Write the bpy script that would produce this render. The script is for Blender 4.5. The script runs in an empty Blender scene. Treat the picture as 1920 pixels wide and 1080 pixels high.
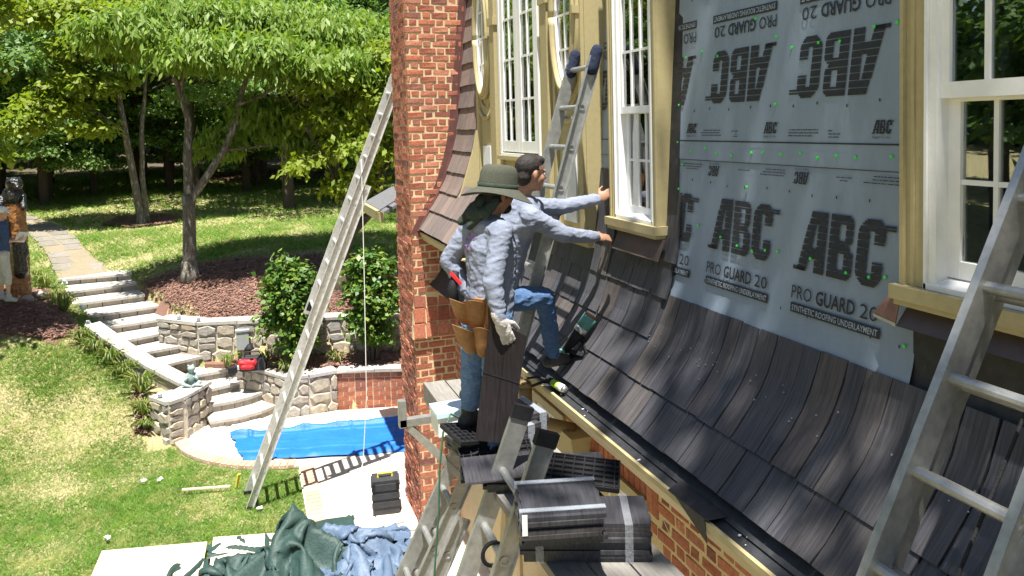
import bpy, bmesh, math, random
import numpy as np
from mathutils import Vector, Matrix, noise as mnoise
from mathutils.bvhtree import BVHTree
random.seed(7); RNG = np.random.default_rng(7)
S = bpy.context.scene; COL = S.collection
# ------------------------------------------------------------------ camera
yaw, pitch, roll = math.radians(19.4), math.radians(-3.3), math.radians(-1.5)
Fv = Vector((math.sin(yaw)*math.cos(pitch), math.cos(yaw)*math.cos(pitch), math.sin(pitch)))
R0 = Vector((math.cos(yaw), -math.sin(yaw), 0)); U0 = R0.cross(Fv)
Rv = math.cos(roll)*R0 + math.sin(roll)*U0
Uv = -math.sin(roll)*R0 + math.cos(roll)*U0
cd = bpy.data.cameras.new('camera'); cam = bpy.data.objects.new('camera', cd); COL.objects.link(cam)
cam.matrix_world = Matrix(((Rv.x,Uv.x,-Fv.x,0),(Rv.y,Uv.y,-Fv.y,0),(Rv.z,Uv.z,-Fv.z,5.0),(0,0,0,1)))
cd.sensor_width = 36; cd.lens = 1450/1920*36; cd.shift_y = -(540-318)/1920; cd.clip_start = .05; cd.clip_end = 600
S.camera = cam
# ------------------------------------------------------------------ light
LD = Vector((.085, .27, -1)).normalized()
w = bpy.data.worlds.new('World'); S.world = w; w.use_nodes = True
nt = w.node_tree; nt.nodes.clear()
sky = nt.nodes.new('ShaderNodeTexSky'); sky.sky_type = 'NISHITA'; sky.sun_disc = False
sky.sun_elevation = math.asin(-LD.z); sky.sun_rotation = math.atan2(-LD.x, -LD.y)
bg = nt.nodes.new('ShaderNodeBackground'); bg.inputs[1].default_value = .065
wo = nt.nodes.new('ShaderNodeOutputWorld'); nt.links.new(sky.outputs[0], bg.inputs[0]); nt.links.new(bg.outputs[0], wo.inputs[0])
sl = bpy.data.lights.new('sun', 'SUN'); sl.energy = 5.0; sl.angle = math.radians(.53); sl.color = (1, .96, .88)
so = bpy.data.objects.new('sun', sl); COL.objects.link(so); so.rotation_euler = LD.to_track_quat('-Z', 'Y').to_euler(); so.location = (0, 0, 30)
S.view_settings.view_transform = 'Standard'; S.view_settings.look = 'None'; S.view_settings.gamma = 1
S.view_settings.exposure = 1.4
# ------------------------------------------------------------------ materials
def lnk(t, a, b): t.links.new(a, b)
def ramp(t, fac, cols, interp='LINEAR'):
    r = t.nodes.new('ShaderNodeValToRGB'); r.color_ramp.interpolation = interp
    e = r.color_ramp.elements
    while len(e) < len(cols): e.new(.5)
    n = len(cols)
    for i, c in enumerate(cols):
        p = i/(n-1) if interp == 'LINEAR' else i/n
        if len(c) == 4: p = c[3]
        e[i].position = p; e[i].color = (c[0], c[1], c[2], 1)
    lnk(t, fac, r.inputs[0]); return r.outputs[0]
def mix(t, a, b, fac, mode='MIX'):
    m = t.nodes.new('ShaderNodeMix'); m.data_type = 'RGBA'; m.blend_type = mode
    for s, v in ((m.inputs[0], fac), (m.inputs[6], a), (m.inputs[7], b)):
        if hasattr(v, 'links') or hasattr(v, 'is_linked'): lnk(t, v, s)
        elif isinstance(v, (int, float)): s.default_value = v
        else: s.default_value = (*v, 1)
    return m.outputs[2]
def nz(t, vec, scale, detail=4, rough=.55, dist=0):
    n = t.nodes.new('ShaderNodeTexNoise'); n.inputs['Scale'].default_value = scale; n.inputs['Detail'].default_value = detail
    n.inputs['Roughness'].default_value = rough; n.inputs['Distortion'].default_value = dist
    if vec is not None: lnk(t, vec, n.inputs['Vector'])
    return n.outputs[0]
def mat(name, pal, src=None, noise=(6, .75, 1.2), stretch=(1,1,1), rough=.75, metal=0, bump=None, trans=0, spec=.4, cols2=None, offs=False, coat=0, roughvar=0, tcol=None):
    """pal: one colour or a palette picked per object ('obj') or per island ('isl') or by large noise ('noise', scale)."""
    m = bpy.data.materials.new(name); m.use_nodes = True; t = m.node_tree
    P = t.nodes['Principled BSDF']
    tc = t.nodes.new('ShaderNodeTexCoord'); mp = t.nodes.new('ShaderNodeMapping'); mp.inputs['Scale'].default_value = stretch
    vec = tc.outputs['Object']
    oi = t.nodes.new('ShaderNodeObjectInfo')
    if offs:
        a = t.nodes.new('ShaderNodeVectorMath'); a.operation = 'MULTIPLY_ADD'
        lnk(t, oi.outputs['Random'], a.inputs[0]); a.inputs[1].default_value = (31, 17, 23); lnk(t, vec, a.inputs[2]); vec = a.outputs[0]
    lnk(t, vec, mp.inputs['Vector']); v = mp.outputs[0]
    if isinstance(pal[0], (int, float)): c = pal
    else:
        if src == 'obj': fac = oi.outputs['Random']
        elif src == 'isl': fac = t.nodes.new('ShaderNodeNewGeometry').outputs['Random Per Island']
        else: fac = nz(t, vec, src[1], src[2] if len(src) > 2 else 3)
        c = ramp(t, fac, pal)
    if noise:
        n = nz(t, v, noise[0], 6, .6)
        g = ramp(t, n, [(noise[1],)*3+(.28,), (noise[2],)*3+(.72,)])
        c = mix(t, c, g, 1.0, 'MULTIPLY')
    if cols2:   # (colour, scale, threshold, softness) blotches of wear
        n2 = nz(t, v, cols2[1], 5, .6); f2 = ramp(t, n2, [(0,0,0,cols2[2]), (1,1,1,min(1, cols2[2]+cols2[3]))]); c = mix(t, c, cols2[0], f2)
    if hasattr(c, 'is_linked'): lnk(t, c, P.inputs['Base Color'])
    else: P.inputs['Base Color'].default_value = (*c, 1)
    P.inputs['Roughness'].default_value = rough; P.inputs['Metallic'].default_value = metal; P.inputs['Specular IOR Level'].default_value = spec
    if coat: P.inputs['Coat Weight'].default_value = coat
    if roughvar:
        rr = ramp(t, nz(t, v, noise[0]*.7 if noise else 8, 4), [(max(0, rough-roughvar),)*3, (min(1, rough+roughvar),)*3]); lnk(t, rr, P.inputs['Roughness'])
    if bump:
        b = t.nodes.new('ShaderNodeBump'); b.inputs['Strength'].default_value = bump[1]; b.inputs['Distance'].default_value = bump[2] if len(bump) > 2 else .01
        lnk(t, nz(t, v, bump[0], bump[3] if len(bump) > 3 else 5, .6), b.inputs['Height']); lnk(t, b.outputs[0], P.inputs['Normal'])
    if trans:
        tr = t.nodes.new('ShaderNodeBsdfTranslucent'); ms = t.nodes.new('ShaderNodeMixShader'); ms.inputs[0].default_value = trans
        if tcol: tr.inputs[0].default_value = (*tcol, 1)
        elif hasattr(c, 'is_linked'):
            lnk(t, mix(t, c, (1.0, 1.0, .35), 1.0, 'MULTIPLY'), tr.inputs[0])
        o = t.nodes['Material Output']; lnk(t, P.outputs[0], ms.inputs[1]); lnk(t, tr.outputs[0], ms.inputs[2]); lnk(t, ms.outputs[0], o.inputs[0])
    return m
def glassmat(name, tint, refl):
    m = bpy.data.materials.new(name); m.use_nodes = True; t = m.node_tree; t.nodes.remove(t.nodes['Principled BSDF'])
    a = t.nodes.new('ShaderNodeBsdfTransparent'); a.inputs[0].default_value = (*tint, 1)
    g = t.nodes.new('ShaderNodeBsdfGlossy'); g.inputs['Roughness'].default_value = .01; g.inputs[0].default_value = (.95, .97, 1, 1)
    f = t.nodes.new('ShaderNodeFresnel'); f.inputs[0].default_value = 1.5
    ad = t.nodes.new('ShaderNodeMath'); ad.operation = 'MULTIPLY_ADD'; ad.inputs[1].default_value = 1.6; ad.inputs[2].default_value = refl; ad.use_clamp = True
    lnk(t, f.outputs[0], ad.inputs[0])
    x = t.nodes.new('ShaderNodeMixShader'); lnk(t, ad.outputs[0], x.inputs[0]); lnk(t, a.outputs[0], x.inputs[1]); lnk(t, g.outputs[0], x.inputs[2])
    lnk(t, x.outputs[0], t.nodes['Material Output'].inputs[0]); return m
def filmmat(name, alpha, col, rough):
    m = bpy.data.materials.new(name); m.use_nodes = True; t = m.node_tree; P = t.nodes['Principled BSDF']
    P.inputs['Base Color'].default_value = (*col, 1); P.inputs['Roughness'].default_value = rough; P.inputs['Alpha'].default_value = alpha
    tc = t.nodes.new('ShaderNodeTexCoord'); b = t.nodes.new('ShaderNodeBump'); b.inputs['Strength'].default_value = .6; b.inputs['Distance'].default_value = .01
    lnk(t, nz(t, tc.outputs['Object'], 45, 4), b.inputs['Height']); lnk(t, b.outputs[0], P.inputs['Normal']); return m
M = {}
M['brick'] = mat('brick', [(.37,.120,.070),(.46,.175,.105),(.28,.090,.062),(.41,.140,.080),(.19,.072,.062),(.50,.21,.13),(.32,.105,.066),(.40,.13,.072),(.24,.08,.06)], 'obj', (40,.62,1.25), rough=.9, bump=(60,.6,.006), offs=True, cols2=((.5,.36,.22),9,.66,.2))
M['brickstuff'] = mat('brickstuff', [(.37,.120,.070),(.46,.175,.105),(.28,.090,.062),(.41,.140,.080),(.19,.072,.062),(.50,.21,.13),(.32,.105,.066),(.40,.13,.072),(.24,.08,.06)], 'isl', (40,.62,1.25), rough=.9, bump=(60,.6,.006), cols2=((.5,.36,.22),9,.66,.2))
M['mortar'] = mat('mortar', [(.54,.42,.24),(.66,.54,.34)], ('n',7), (60,.75,1.15), rough=.95, bump=(90,.5,.004))
M['slate'] = mat('slate', [(.040,.042,.052),(.053,.051,.058),(.036,.039,.049),(.070,.058,.055),(.045,.047,.057),(.076,.066,.063),(.040,.041,.049),(.055,.053,.062)], 'obj', (3.0,.5,1.7), stretch=(1.2,26,1.2), rough=.55, bump=(5,.55,.006), offs=True, spec=.45, roughvar=.15)
M['slateold'] = mat('slateold', [(.15,.115,.10),(.20,.15,.13),(.13,.105,.10),(.17,.135,.12)], 'obj', (3.0,.65,1.45), stretch=(1.2,26,1.2), rough=.7, bump=(5,.5,.006), offs=True)
M['slateflat'] = mat('slateflat', [(.036,.036,.042),(.050,.046,.050),(.030,.031,.038),(.042,.040,.046)], 'obj', (3.0,.55,1.6), stretch=(26,1.4,1.4), rough=.5, bump=(5,.5,.005), offs=True)
M['slatesheet'] = mat('slatesheet', [(.014,.012,.013),(.022,.018,.019)], ('n',3), (3.0,.6,1.5), stretch=(30,30,1.2), rough=.65, bump=(5,.5,.004), spec=.15)
M['paper'] = mat('paper', [(.205,.262,.332),(.245,.302,.370)], ('n',2.2), (9,.90,1.08), stretch=(1,1,.35), rough=.46, bump=(16,.35,.010), spec=.5, cols2=((.34,.41,.49),3.5,.66,.2))
M['ink'] = mat('ink', (.022,.024,.030), noise=(60,.7,1.6), rough=.5)
M['inklight'] = mat('inklight', (.34,.40,.46), noise=(60,.85,1.15), rough=.5)
M['nailcap'] = mat('nailcap', (.06,.75,.10), noise=None, rough=.35)
M['membrane'] = mat('membrane', (.022,.023,.026), noise=(20,.7,1.6), rough=.6, bump=(30,.4,.004), cols2=((.10,.10,.11),6,.62,.25))
M['tan'] = mat('tan', [(.375,.315,.165),(.43,.365,.20)], ('n',1.4), (25,.92,1.06), rough=.5, bump=(50,.08,.002), cols2=((.36,.28,.16),5,.70,.25))
M['white'] = mat('white', (.80,.80,.78), noise=(12,.93,1.04), rough=.42)
M['panelwhite'] = mat('panelwhite', (.72,.74,.78), noise=(6,.9,1.05), rough=.4)
M['glass'] = glassmat('glass', (.55,.6,.6), .16)
M['room'] = mat('room', (.045,.045,.05), noise=None, rough=.9)
M['curtain'] = mat('curtain', (.22,.22,.23), noise=(8,.8,1.15), rough=.9)
M['copper'] = mat('copper', [(.20,.10,.075),(.30,.17,.13)], ('n',5), (14,.8,1.25), rough=.42, metal=.35)
M['darkflash'] = mat('darkflash', [(.075,.055,.048),(.10,.075,.066)], ('n',5), (14,.85,1.15), rough=.5, metal=.2)
M['flash'] = mat('flash', (.105,.048,.042), noise=(9,.8,1.25), rough=.5)
M['alu'] = mat('alu', [(.36,.365,.35),(.46,.46,.44)], ('n',5), (22,.72,1.1), rough=.42, metal=.65, bump=(120,.12,.002), roughvar=.12, cols2=((.28,.26,.22),13,.64,.2))  # base darkened to the tone of the near ladders in shade
M['alusunlit'] = mat('alusunlit', [(.58,.58,.56),(.68,.68,.66)], ('n',5), (22,.78,1.08), rough=.45, metal=.45, bump=(120,.12,.002), cols2=((.36,.34,.30),13,.66,.2))  # lighter copy of alu, sunlight on the left ladder put into its colour
M['blackpl'] = mat('blackpl', (.014,.014,.016), noise=(30,.8,1.4), rough=.65, spec=.2)
M['bluemitt'] = mat('bluemitt', (.012,.018,.042), noise=(60,.7,1.4), rough=.95, bump=(120,.5,.004))
M['skin'] = mat('skin', [(.30,.155,.095),(.36,.19,.12)], ('n',14), (40,.85,1.12), rough=.55)
M['skinp'] = mat('skinp', [(.50,.28,.19),(.55,.32,.22)], ('n',14), (40,.88,1.1), rough=.55)
M['hair'] = mat('hair', (.014,.010,.009), noise=(90,.6,1.8), rough=.7, bump=(140,.7,.006))
M['shirt'] = mat('shirt', [(.175,.198,.262),(.235,.258,.325)], ('n',4), (70,.86,1.1), stretch=(1,1,1.8), rough=1.0, bump=(9,.5,.03,2), spec=.05)
M['jeans'] = mat('jeans', [(.085,.15,.27),(.16,.24,.37)], ('n',5), (50,.72,1.28), rough=.9, stretch=(1,1,2.0), bump=(9,.6,.03,2), cols2=((.30,.38,.48),4,.60,.3), spec=.1)
M['jeans2'] = mat('jeans2', [(.040,.085,.18),(.08,.135,.25)], ('n',5), (50,.72,1.28), rough=.9, stretch=(1,1,2.0), bump=(9,.6,.03,2), spec=.1)
M['hat'] = mat('hat', [(.048,.052,.038),(.066,.070,.050)], ('n',9), (60,.8,1.18), rough=.95, bump=(60,.3,.005))
M['neckcloth'] = mat('neckcloth', (.030,.042,.030), noise=(50,.75,1.25), rough=.95, bump=(30,.5,.01))
M['leather'] = mat('leather', [(.20,.095,.035),(.30,.15,.06)], ('n',8), (30,.7,1.2), rough=.6, bump=(40,.3,.005), cols2=((.10,.05,.02),10,.62,.2))
M['glove'] = mat('glove', [(.42,.40,.37),(.55,.52,.48)], ('n',25), (60,.7,1.15), rough=.9, bump=(70,.4,.004))
M['boot'] = mat('boot', (.02,.018,.017), noise=(40,.7,1.8), rough=.6)
M['navy'] = mat('navy', [(.035,.065,.145),(.05,.085,.18)], ('n',5), (40,.8,1.2), rough=.9)
M['khaki'] = mat('khaki', [(.42,.40,.35),(.50,.48,.43)], ('n',5), (40,.85,1.15), rough=.9)
M['capwhite'] = mat('capwhite', (.70,.70,.68), noise=(40,.9,1.08), rough=.8)
M['wood'] = mat('wood', [(.17,.16,.145),(.24,.225,.205)], ('n',3), (5,.7,1.2), stretch=(14,1.2,14), rough=.85, bump=(6,.4,.004))
M['ply'] = mat('ply', [(.62,.52,.36),(.72,.62,.45)], ('n',2.5), (6,.88,1.1), stretch=(6,1,6), rough=.8)
M['post'] = mat('post', [(.46,.34,.18),(.54,.41,.23)], ('n',2.5), (6,.85,1.12), stretch=(12,12,1), rough=.7)
M['film'] = filmmat('film', .16, (.6,.63,.68), .10)
M['band'] = filmmat('band', .26, (.55,.60,.68), .25)
M['lidblue'] = mat('lidblue', (.55,.72,.82), noise=(20,.92,1.05), rough=.35)
M['hose'] = mat('hose', (.03,.10,.055), noise=(40,.8,1.2), rough=.5)
M['rope'] = mat('rope', (.02,.02,.022), noise=(200,.5,1.9), rough=.9, bump=(220,.8,.004))
M['string'] = mat('string', (.75,.74,.70), noise=None, rough=.8)
M['lime'] = mat('lime', (.30,.52,.05), noise=(30,.85,1.15), rough=.4)
M['teal'] = mat('teal', (.10,.28,.24), noise=(30,.8,1.2), rough=.4)
M['steel'] = mat('steel', (.55,.56,.57), noise=(40,.8,1.1), rough=.3, metal=.8)
M['red'] = mat('red', (.55,.02,.03), noise=(30,.8,1.15), rough=.6)
M['yellow'] = mat('yellow', (.80,.66,.05), noise=None, rough=.45)
M['bluetarp'] = mat('bluetarp', [(.010,.10,.42),(.018,.16,.54)], ('n',3), (120,.82,1.15), rough=.5, spec=.3, bump=(28,.5,.012))
M['greentarp'] = mat('greentarp', [(.018,.040,.036),(.032,.062,.056)], ('n',2.5), (60,.7,1.4), rough=.55, spec=.3, bump=(30,.5,.012,4))
M['silvertarp'] = mat('silvertarp', [(.06,.095,.16),(.11,.155,.225)], ('n',3), (60,.8,1.25), rough=.5, spec=.3, bump=(30,.5,.012))
M['grass'] = mat('grass', [(.13,.18,.035),(.22,.24,.07),(.36,.29,.16),(.17,.21,.045),(.33,.27,.14)], ('n',1.6,8), (26,.6,1.3), rough=.95, bump=(40,.8,.03))
M['blade'] = mat('blade', [(.13,.27,.035),(.36,.37,.15),(.19,.32,.045),(.12,.25,.03),(.29,.345,.10),(.15,.285,.04),(.23,.33,.06)], ('n',1.7,7), (45,.75,1.3), rough=.6, trans=.45)
M['mulch'] = mat('mulch', [(.17,.085,.062),(.24,.13,.098),(.14,.070,.05)], ('n',6,6), (70,.6,1.35), rough=.98, bump=(60,1,.03))
M['chips'] = mat('chips', [(.18,.09,.066),(.28,.16,.12),(.12,.058,.043),(.36,.23,.18),(.22,.115,.085)], 'isl', None, rough=.95)
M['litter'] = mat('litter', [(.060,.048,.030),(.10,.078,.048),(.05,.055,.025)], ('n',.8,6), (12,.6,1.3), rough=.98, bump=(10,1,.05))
M['soil'] = mat('soil', [(.20,.165,.11),(.27,.225,.155)], ('n',4), (40,.75,1.2), rough=.98, bump=(40,.8,.02))
M['stone'] = mat('stone', [(.30,.26,.20),(.42,.37,.29),(.26,.25,.24),(.46,.40,.30),(.34,.30,.25),(.24,.21,.18),(.38,.36,.33),(.40,.32,.23)], 'obj', (12,.7,1.25), rough=.9, bump=(22,.7,.015), offs=True)
M['coping'] = mat('coping', [(.38,.352,.312),(.46,.43,.39)], 'obj', (18,.82,1.12), rough=.85, bump=(40,.4,.006), offs=True)
M['riser'] = mat('riser', [(.33,.29,.24),(.40,.36,.30),(.27,.25,.22)], 'obj', (14,.75,1.2), rough=.9, bump=(24,.6,.012), offs=True)
M['paver'] = mat('paver', [(.58,.52,.44),(.64,.59,.51),(.54,.47,.39),(.62,.54,.45),(.60,.57,.52)], 'obj', (14,.86,1.08), rough=.85, bump=(40,.35,.004), offs=True)
M['flag'] = mat('flag', [(.17,.155,.13),(.22,.20,.17),(.14,.13,.112)], 'obj', (14,.75,1.2), rough=.9, bump=(24,.6,.012), offs=True)
M['brownpipe'] = mat('brownpipe', [(.17,.12,.055),(.21,.15,.07)], ('n',4), (20,.85,1.1), rough=.5)
M['joint'] = mat('joint', (.50,.45,.37), noise=(30,.8,1.15), rough=.95)
M['edgebrick'] = mat('edgebrick', [(.50,.30,.20),(.56,.37,.26),(.44,.25,.17),(.58,.42,.31)], 'obj', (30,.8,1.15), rough=.9, offs=True)
M['bark'] = mat('bark', [(.10,.082,.066),(.19,.165,.135)], ('n',5), (7,.45,1.5), stretch=(5,5,1.6), rough=.95, bump=(9,1,.05), cols2=((.36,.36,.32),3.2,.53,.12))
M['barkdark'] = mat('barkdark', [(.055,.042,.032),(.09,.07,.055)], ('n',5), (7,.6,1.3), stretch=(5,5,1), rough=.95, bump=(9,1,.03))
def leafm(n, pal, trans=.38, rough=.5): return mat(n, pal, 'isl', None, rough=rough, trans=trans, spec=.45)
M['leafA'] = leafm('leafA', [(.15,.27,.030),(.22,.34,.05),(.18,.30,.036),(.28,.37,.08),(.13,.235,.026)], .55)
M['leafB'] = leafm('leafB', [(.20,.30,.022),(.28,.345,.034),(.17,.265,.022),(.32,.36,.06)], .55)
M['leafC'] = leafm('leafC', [(.125,.24,.062),(.18,.30,.09),(.15,.27,.072),(.24,.34,.14)], .52)
M['leafD'] = leafm('leafD', [(.070,.150,.036),(.105,.195,.050),(.14,.235,.06)], .48)
M['leafE'] = leafm('leafE', [(.040,.115,.016),(.065,.155,.022),(.105,.195,.028),(.20,.26,.04),(.05,.13,.018)], .32, .48)
M['lily'] = leafm('lily', [(.10,.19,.02),(.16,.23,.04),(.30,.30,.10),(.08,.16,.02)], .4)
M['ivy'] = leafm('ivy', [(.020,.055,.010),(.035,.080,.014)], .3)
M['bearwood'] = mat('bearwood', [(.22,.085,.022),(.42,.19,.06)], ('n',4), (5,.6,1.3), stretch=(9,9,.8), rough=.35, bump=(7,.8,.02), coat=.4)
M['bearblack'] = mat('bearblack', (.012,.011,.011), noise=(20,.7,1.6), rough=.22, bump=(25,.8,.02), coat=.5)
M['frog'] = mat('frog', [(.18,.25,.24),(.28,.36,.35)], ('n',12), (40,.75,1.2), rough=.6)
M['frogpale'] = mat('frogpale', [(.50,.55,.60),(.62,.66,.70)], ('n',20), (60,.85,1.1), rough=.5)
M['boxgrey'] = mat('boxgrey', (.30,.31,.31), noise=(20,.88,1.08), rough=.6)
M['boxblack'] = mat('boxblack', (.035,.036,.040), noise=(20,.8,1.25), rough=.5)
M['rag'] = mat('rag', (.78,.77,.76), noise=(30,.85,1.05), rough=.95, bump=(30,.6,.01))
M['card'] = mat('card', [(.30,.26,.23),(.36,.32,.29)], ('n',5), (18,.85,1.1), rough=.85)
M['bag'] = mat('bag', (.03,.03,.036), noise=(40,.7,1.4), rough=.9)
M['purple'] = mat('purple', (.30,.07,.30), noise=None, rough=.8)
M['roofing'] = mat('roofing', (.12,.12,.125), noise=(20,.8,1.2), rough=.9)
# ------------------------------------------------------------------ mesh helpers
def V(*a): return Vector(a[0] if len(a) == 1 else a)
class MB:
    def __init__(s): s.v = []; s.f = []
    def add(s, v, f):
        o = len(s.v); s.v += [tuple(p) for p in v]; s.f += [tuple(i+o for i in q) for q in f]; return s
    def box(s, c, d, R=None, jit=0):
        x, y, z = d[0]/2, d[1]/2, d[2]/2
        vs = [V(i*x, j*y, k*z) for i in (-1,1) for j in (-1,1) for k in (-1,1)]
        if jit: vs = [p+V(random.uniform(-jit,jit), random.uniform(-jit,jit), random.uniform(-jit,jit)) for p in vs]
        if R is not None: vs = [R @ p for p in vs]
        c = V(c)
        return s.add([p+c for p in vs], [(0,1,3,2),(4,6,7,5),(0,4,5,1),(2,3,7,6),(0,2,6,4),(1,5,7,3)])
    def bnd(s, a, b):   # box between two corners
        return s.box([(a[i]+b[i])/2 for i in range(3)], [abs(b[i]-a[i]) for i in range(3)])
    def beam(s, p0, p1, w, h, up=(0,0,1)):
        p0, p1 = V(p0), V(p1); a = (p1-p0).normalized(); u = V(up); sd = a.cross(u)
        if sd.length < 1e-4: sd = a.cross(V(1,0,0))
        sd.normalize(); n = sd.cross(a).normalized()
        vs = []
        for p in (p0, p1):
            for i, j in ((-1,-1),(1,-1),(1,1),(-1,1)): vs.append(p+sd*(i*w/2)+n*(j*h/2))
        return s.add(vs, [(3,2,1,0),(4,5,6,7),(0,1,5,4),(1,2,6,5),(2,3,7,6),(3,0,4,7)])
    def loft(s, rings, cap=True, closed=True):
        n = len(rings[0]); o = len(s.v)
        for r in rings: s.v += [tuple(p) for p in r]
        for i in range(len(rings)-1):
            for j in range(n if closed else n-1):
                k = (j+1) % n; s.f.append((o+i*n+j, o+i*n+k, o+(i+1)*n+k, o+(i+1)*n+j))
        if cap:
            s.f.append(tuple(o+j for j in reversed(range(n)))); s.f.append(tuple(o+(len(rings)-1)*n+j for j in range(n)))
        return s
    def tube(s, pts, rad, seg=8, cap=True, flat=1.0, up=None):
        pts = [V(p) for p in pts]; n = len(pts)
        rad = rad if isinstance(rad, (list, tuple)) else [rad]*n
        rings = []; pu = V(up) if up else None
        for i, p in enumerate(pts):
            t = (pts[min(i+1,n-1)]-pts[max(i-1,0)]).normalized()
            if pu is None: pu = V(0,0,1) if abs(t.z) < .9 else V(1,0,0)
            a = t.cross(pu)
            if a.length < 1e-4: a = t.cross(V(.3,.5,.8))
            a.normalize(); b = a.cross(t).normalized(); pu = b
            rings.append([p+a*(rad[i]*math.cos(2*math.pi*k/seg))+b*(rad[i]*flat*math.sin(2*math.pi*k/seg)) for k in range(seg)])
        return s.loft(rings, cap)
    def prism(s, poly, vec):
        vec = V(vec); return s.loft([[V(p) for p in poly], [V(p)+vec for p in poly]])
    def ell(s, c, r, R=None, seg=14, rg=9):
        c = V(c); vs = [V(0,0,r[2])]; fs = []
        for i in range(1, rg):
            th = math.pi*i/rg
            for k in range(seg):
                ph = 2*math.pi*k/seg; vs.append(V(r[0]*math.sin(th)*math.cos(ph), r[1]*math.sin(th)*math.sin(ph), r[2]*math.cos(th)))
        vs.append(V(0,0,-r[2])); L = len(vs)-1
        for k in range(seg):
            fs.append((0, 1+k, 1+(k+1)%seg)); fs.append((L, L-seg+(k+1)%seg, L-seg+k))
        for i in range(rg-2):
            for k in range(seg):
                a = 1+i*seg+k; b = 1+i*seg+(k+1)%seg; fs.append((a, a+seg, b+seg, b))
        if R is not None: vs = [R @ p for p in vs]
        return s.add([p+c for p in vs], fs)
    def cap(s, p0, p1, r0, r1, fx=1.0, up=(0,0,1), seg=14):   # tapered capsule, cross-section fx wide along 'side'
        p0, p1 = V(p0), V(p1); a = (p1-p0); L = a.length; a = a/max(L,1e-6)
        sd = a.cross(V(up))
        if sd.length < 1e-3: sd = a.cross(V(1,.2,0))
        sd.normalize(); n = sd.cross(a).normalized(); rings = []
        st = [(-math.cos(t)*r0, math.sin(t)*r0) for t in (.25,.6,1.0,1.57)]+[(L*q, r0+(r1-r0)*q) for q in (.25,.5,.75)]+[(L+math.cos(t)*r1, math.sin(t)*r1) for t in (1.57,1.0,.6,.25)]
        for (d, r) in st:
            rings.append([p0+a*d+sd*(r*fx*math.cos(2*math.pi*k/seg))+n*(r*math.sin(2*math.pi*k/seg)) for k in range(seg)])
        return s.loft(rings)
    def mesh(s, name, m, smooth=False):
        me = bpy.data.meshes.new(name); me.from_pydata(s.v, [], s.f); me.update()
        if m is not None: me.materials.append(M[m] if isinstance(m, str) else m)
        if smooth: me.polygons.foreach_set('use_smooth', [True]*len(me.polygons))
        return me
    def build(s, name, m, parent=None, smooth=False, fix=True):
        me = s.mesh(name, m, smooth)
        if fix:
            bm = bmesh.new(); bm.from_mesh(me); bmesh.ops.recalc_face_normals(bm, faces=bm.faces); bm.to_mesh(me); bm.free()
        return link(name, me, parent)
WL = {}
def wloc(o): return WL.get(o.name, V(0,0,0))
def link(name, me, parent=None, loc=None, rot=None):
    """loc is a world position; mesh data in world coordinates when loc is None."""
    o = bpy.data.objects.new(name, me); COL.objects.link(o)
    if parent is not None:
        o.parent = parent
        o.location = (V(loc) if loc is not None else V(0,0,0)) - wloc(parent)
    elif loc is not None: o.location = loc
    if rot is not None: o.rotation_euler = rot
    WL[o.name] = V(loc) if loc is not None else V(0,0,0)
    return o
def tag(o, label=None, cat=None, group=None, kind=None):
    if label: o['label'] = label
    if cat: o['category'] = cat
    if group: o['group'] = group
    if kind: o['kind'] = kind
    return o
def thing(name, label, cat, loc, group=None):
    o = bpy.data.objects.new(name, None); COL.objects.link(o); o.location = loc; o.empty_display_size = .2
    WL[o.name] = V(loc); return tag(o, label, cat, group)
def evalmesh(me, mods, name):
    o = bpy.data.objects.new('tmp', me); COL.objects.link(o)
    for ty, kw in mods:
        md = o.modifiers.new('m', ty)
        for k, v in kw.items(): setattr(md, k, v)
    dg = bpy.context.evaluated_depsgraph_get(); ev = o.evaluated_get(dg)
    out = bpy.data.meshes.new_from_object(ev); out.name = name
    bpy.data.objects.remove(o); return out
def blob(name, mb, m, parent=None, voxel=.009, smooth=4, crease=0, cscale=14, link_it=True):
    me = mb.mesh('t', None)
    bm = bmesh.new(); bm.from_mesh(me); bmesh.ops.recalc_face_normals(bm, faces=bm.faces); bm.to_mesh(me); bm.free()
    out = evalmesh(me, [('REMESH', dict(mode='VOXEL', voxel_size=voxel)), ('SMOOTH', dict(factor=.5, iterations=smooth))], name)
    n = len(out.vertices)
    if crease and n:
        co = np.empty(n*3); out.vertices.foreach_get('co', co); co = co.reshape(-1,3)
        no = np.empty(n*3); out.vertices.foreach_get('normal', no); no = no.reshape(-1,3)
        def fold(p):     # sparse sharp folds on warped coordinates
            w_ = mnoise.noise(V(p[0]*6, p[1]*6, p[2]*6))*1.1
            a_ = 1-abs(mnoise.noise(V(p[0]*cscale*.8+w_, p[1]*cscale*.8+w_, p[2]*cscale*1.9)))*2.4
            b_ = 1-abs(mnoise.noise(V(p[0]*cscale*1.5+7, p[1]*cscale*1.5+w_, p[2]*cscale*3.2+w_)))*2.4
            return max(0, a_)**2*.75+max(0, b_)**2*.45-.3+.35*mnoise.noise(V(p[0]*cscale*.6, p[1]*cscale*.6, p[2]*cscale*.6))
        d = np.array([fold(p) for p in co])
        co += no*(d*crease)[:,None]; out.vertices.foreach_set('co', co.ravel()); out.update()
    out.materials.clear(); out.materials.append(M[m])
    out.polygons.foreach_set('use_smooth', [True]*len(out.polygons))
    return link(name, out, parent, None) if link_it else out
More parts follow.
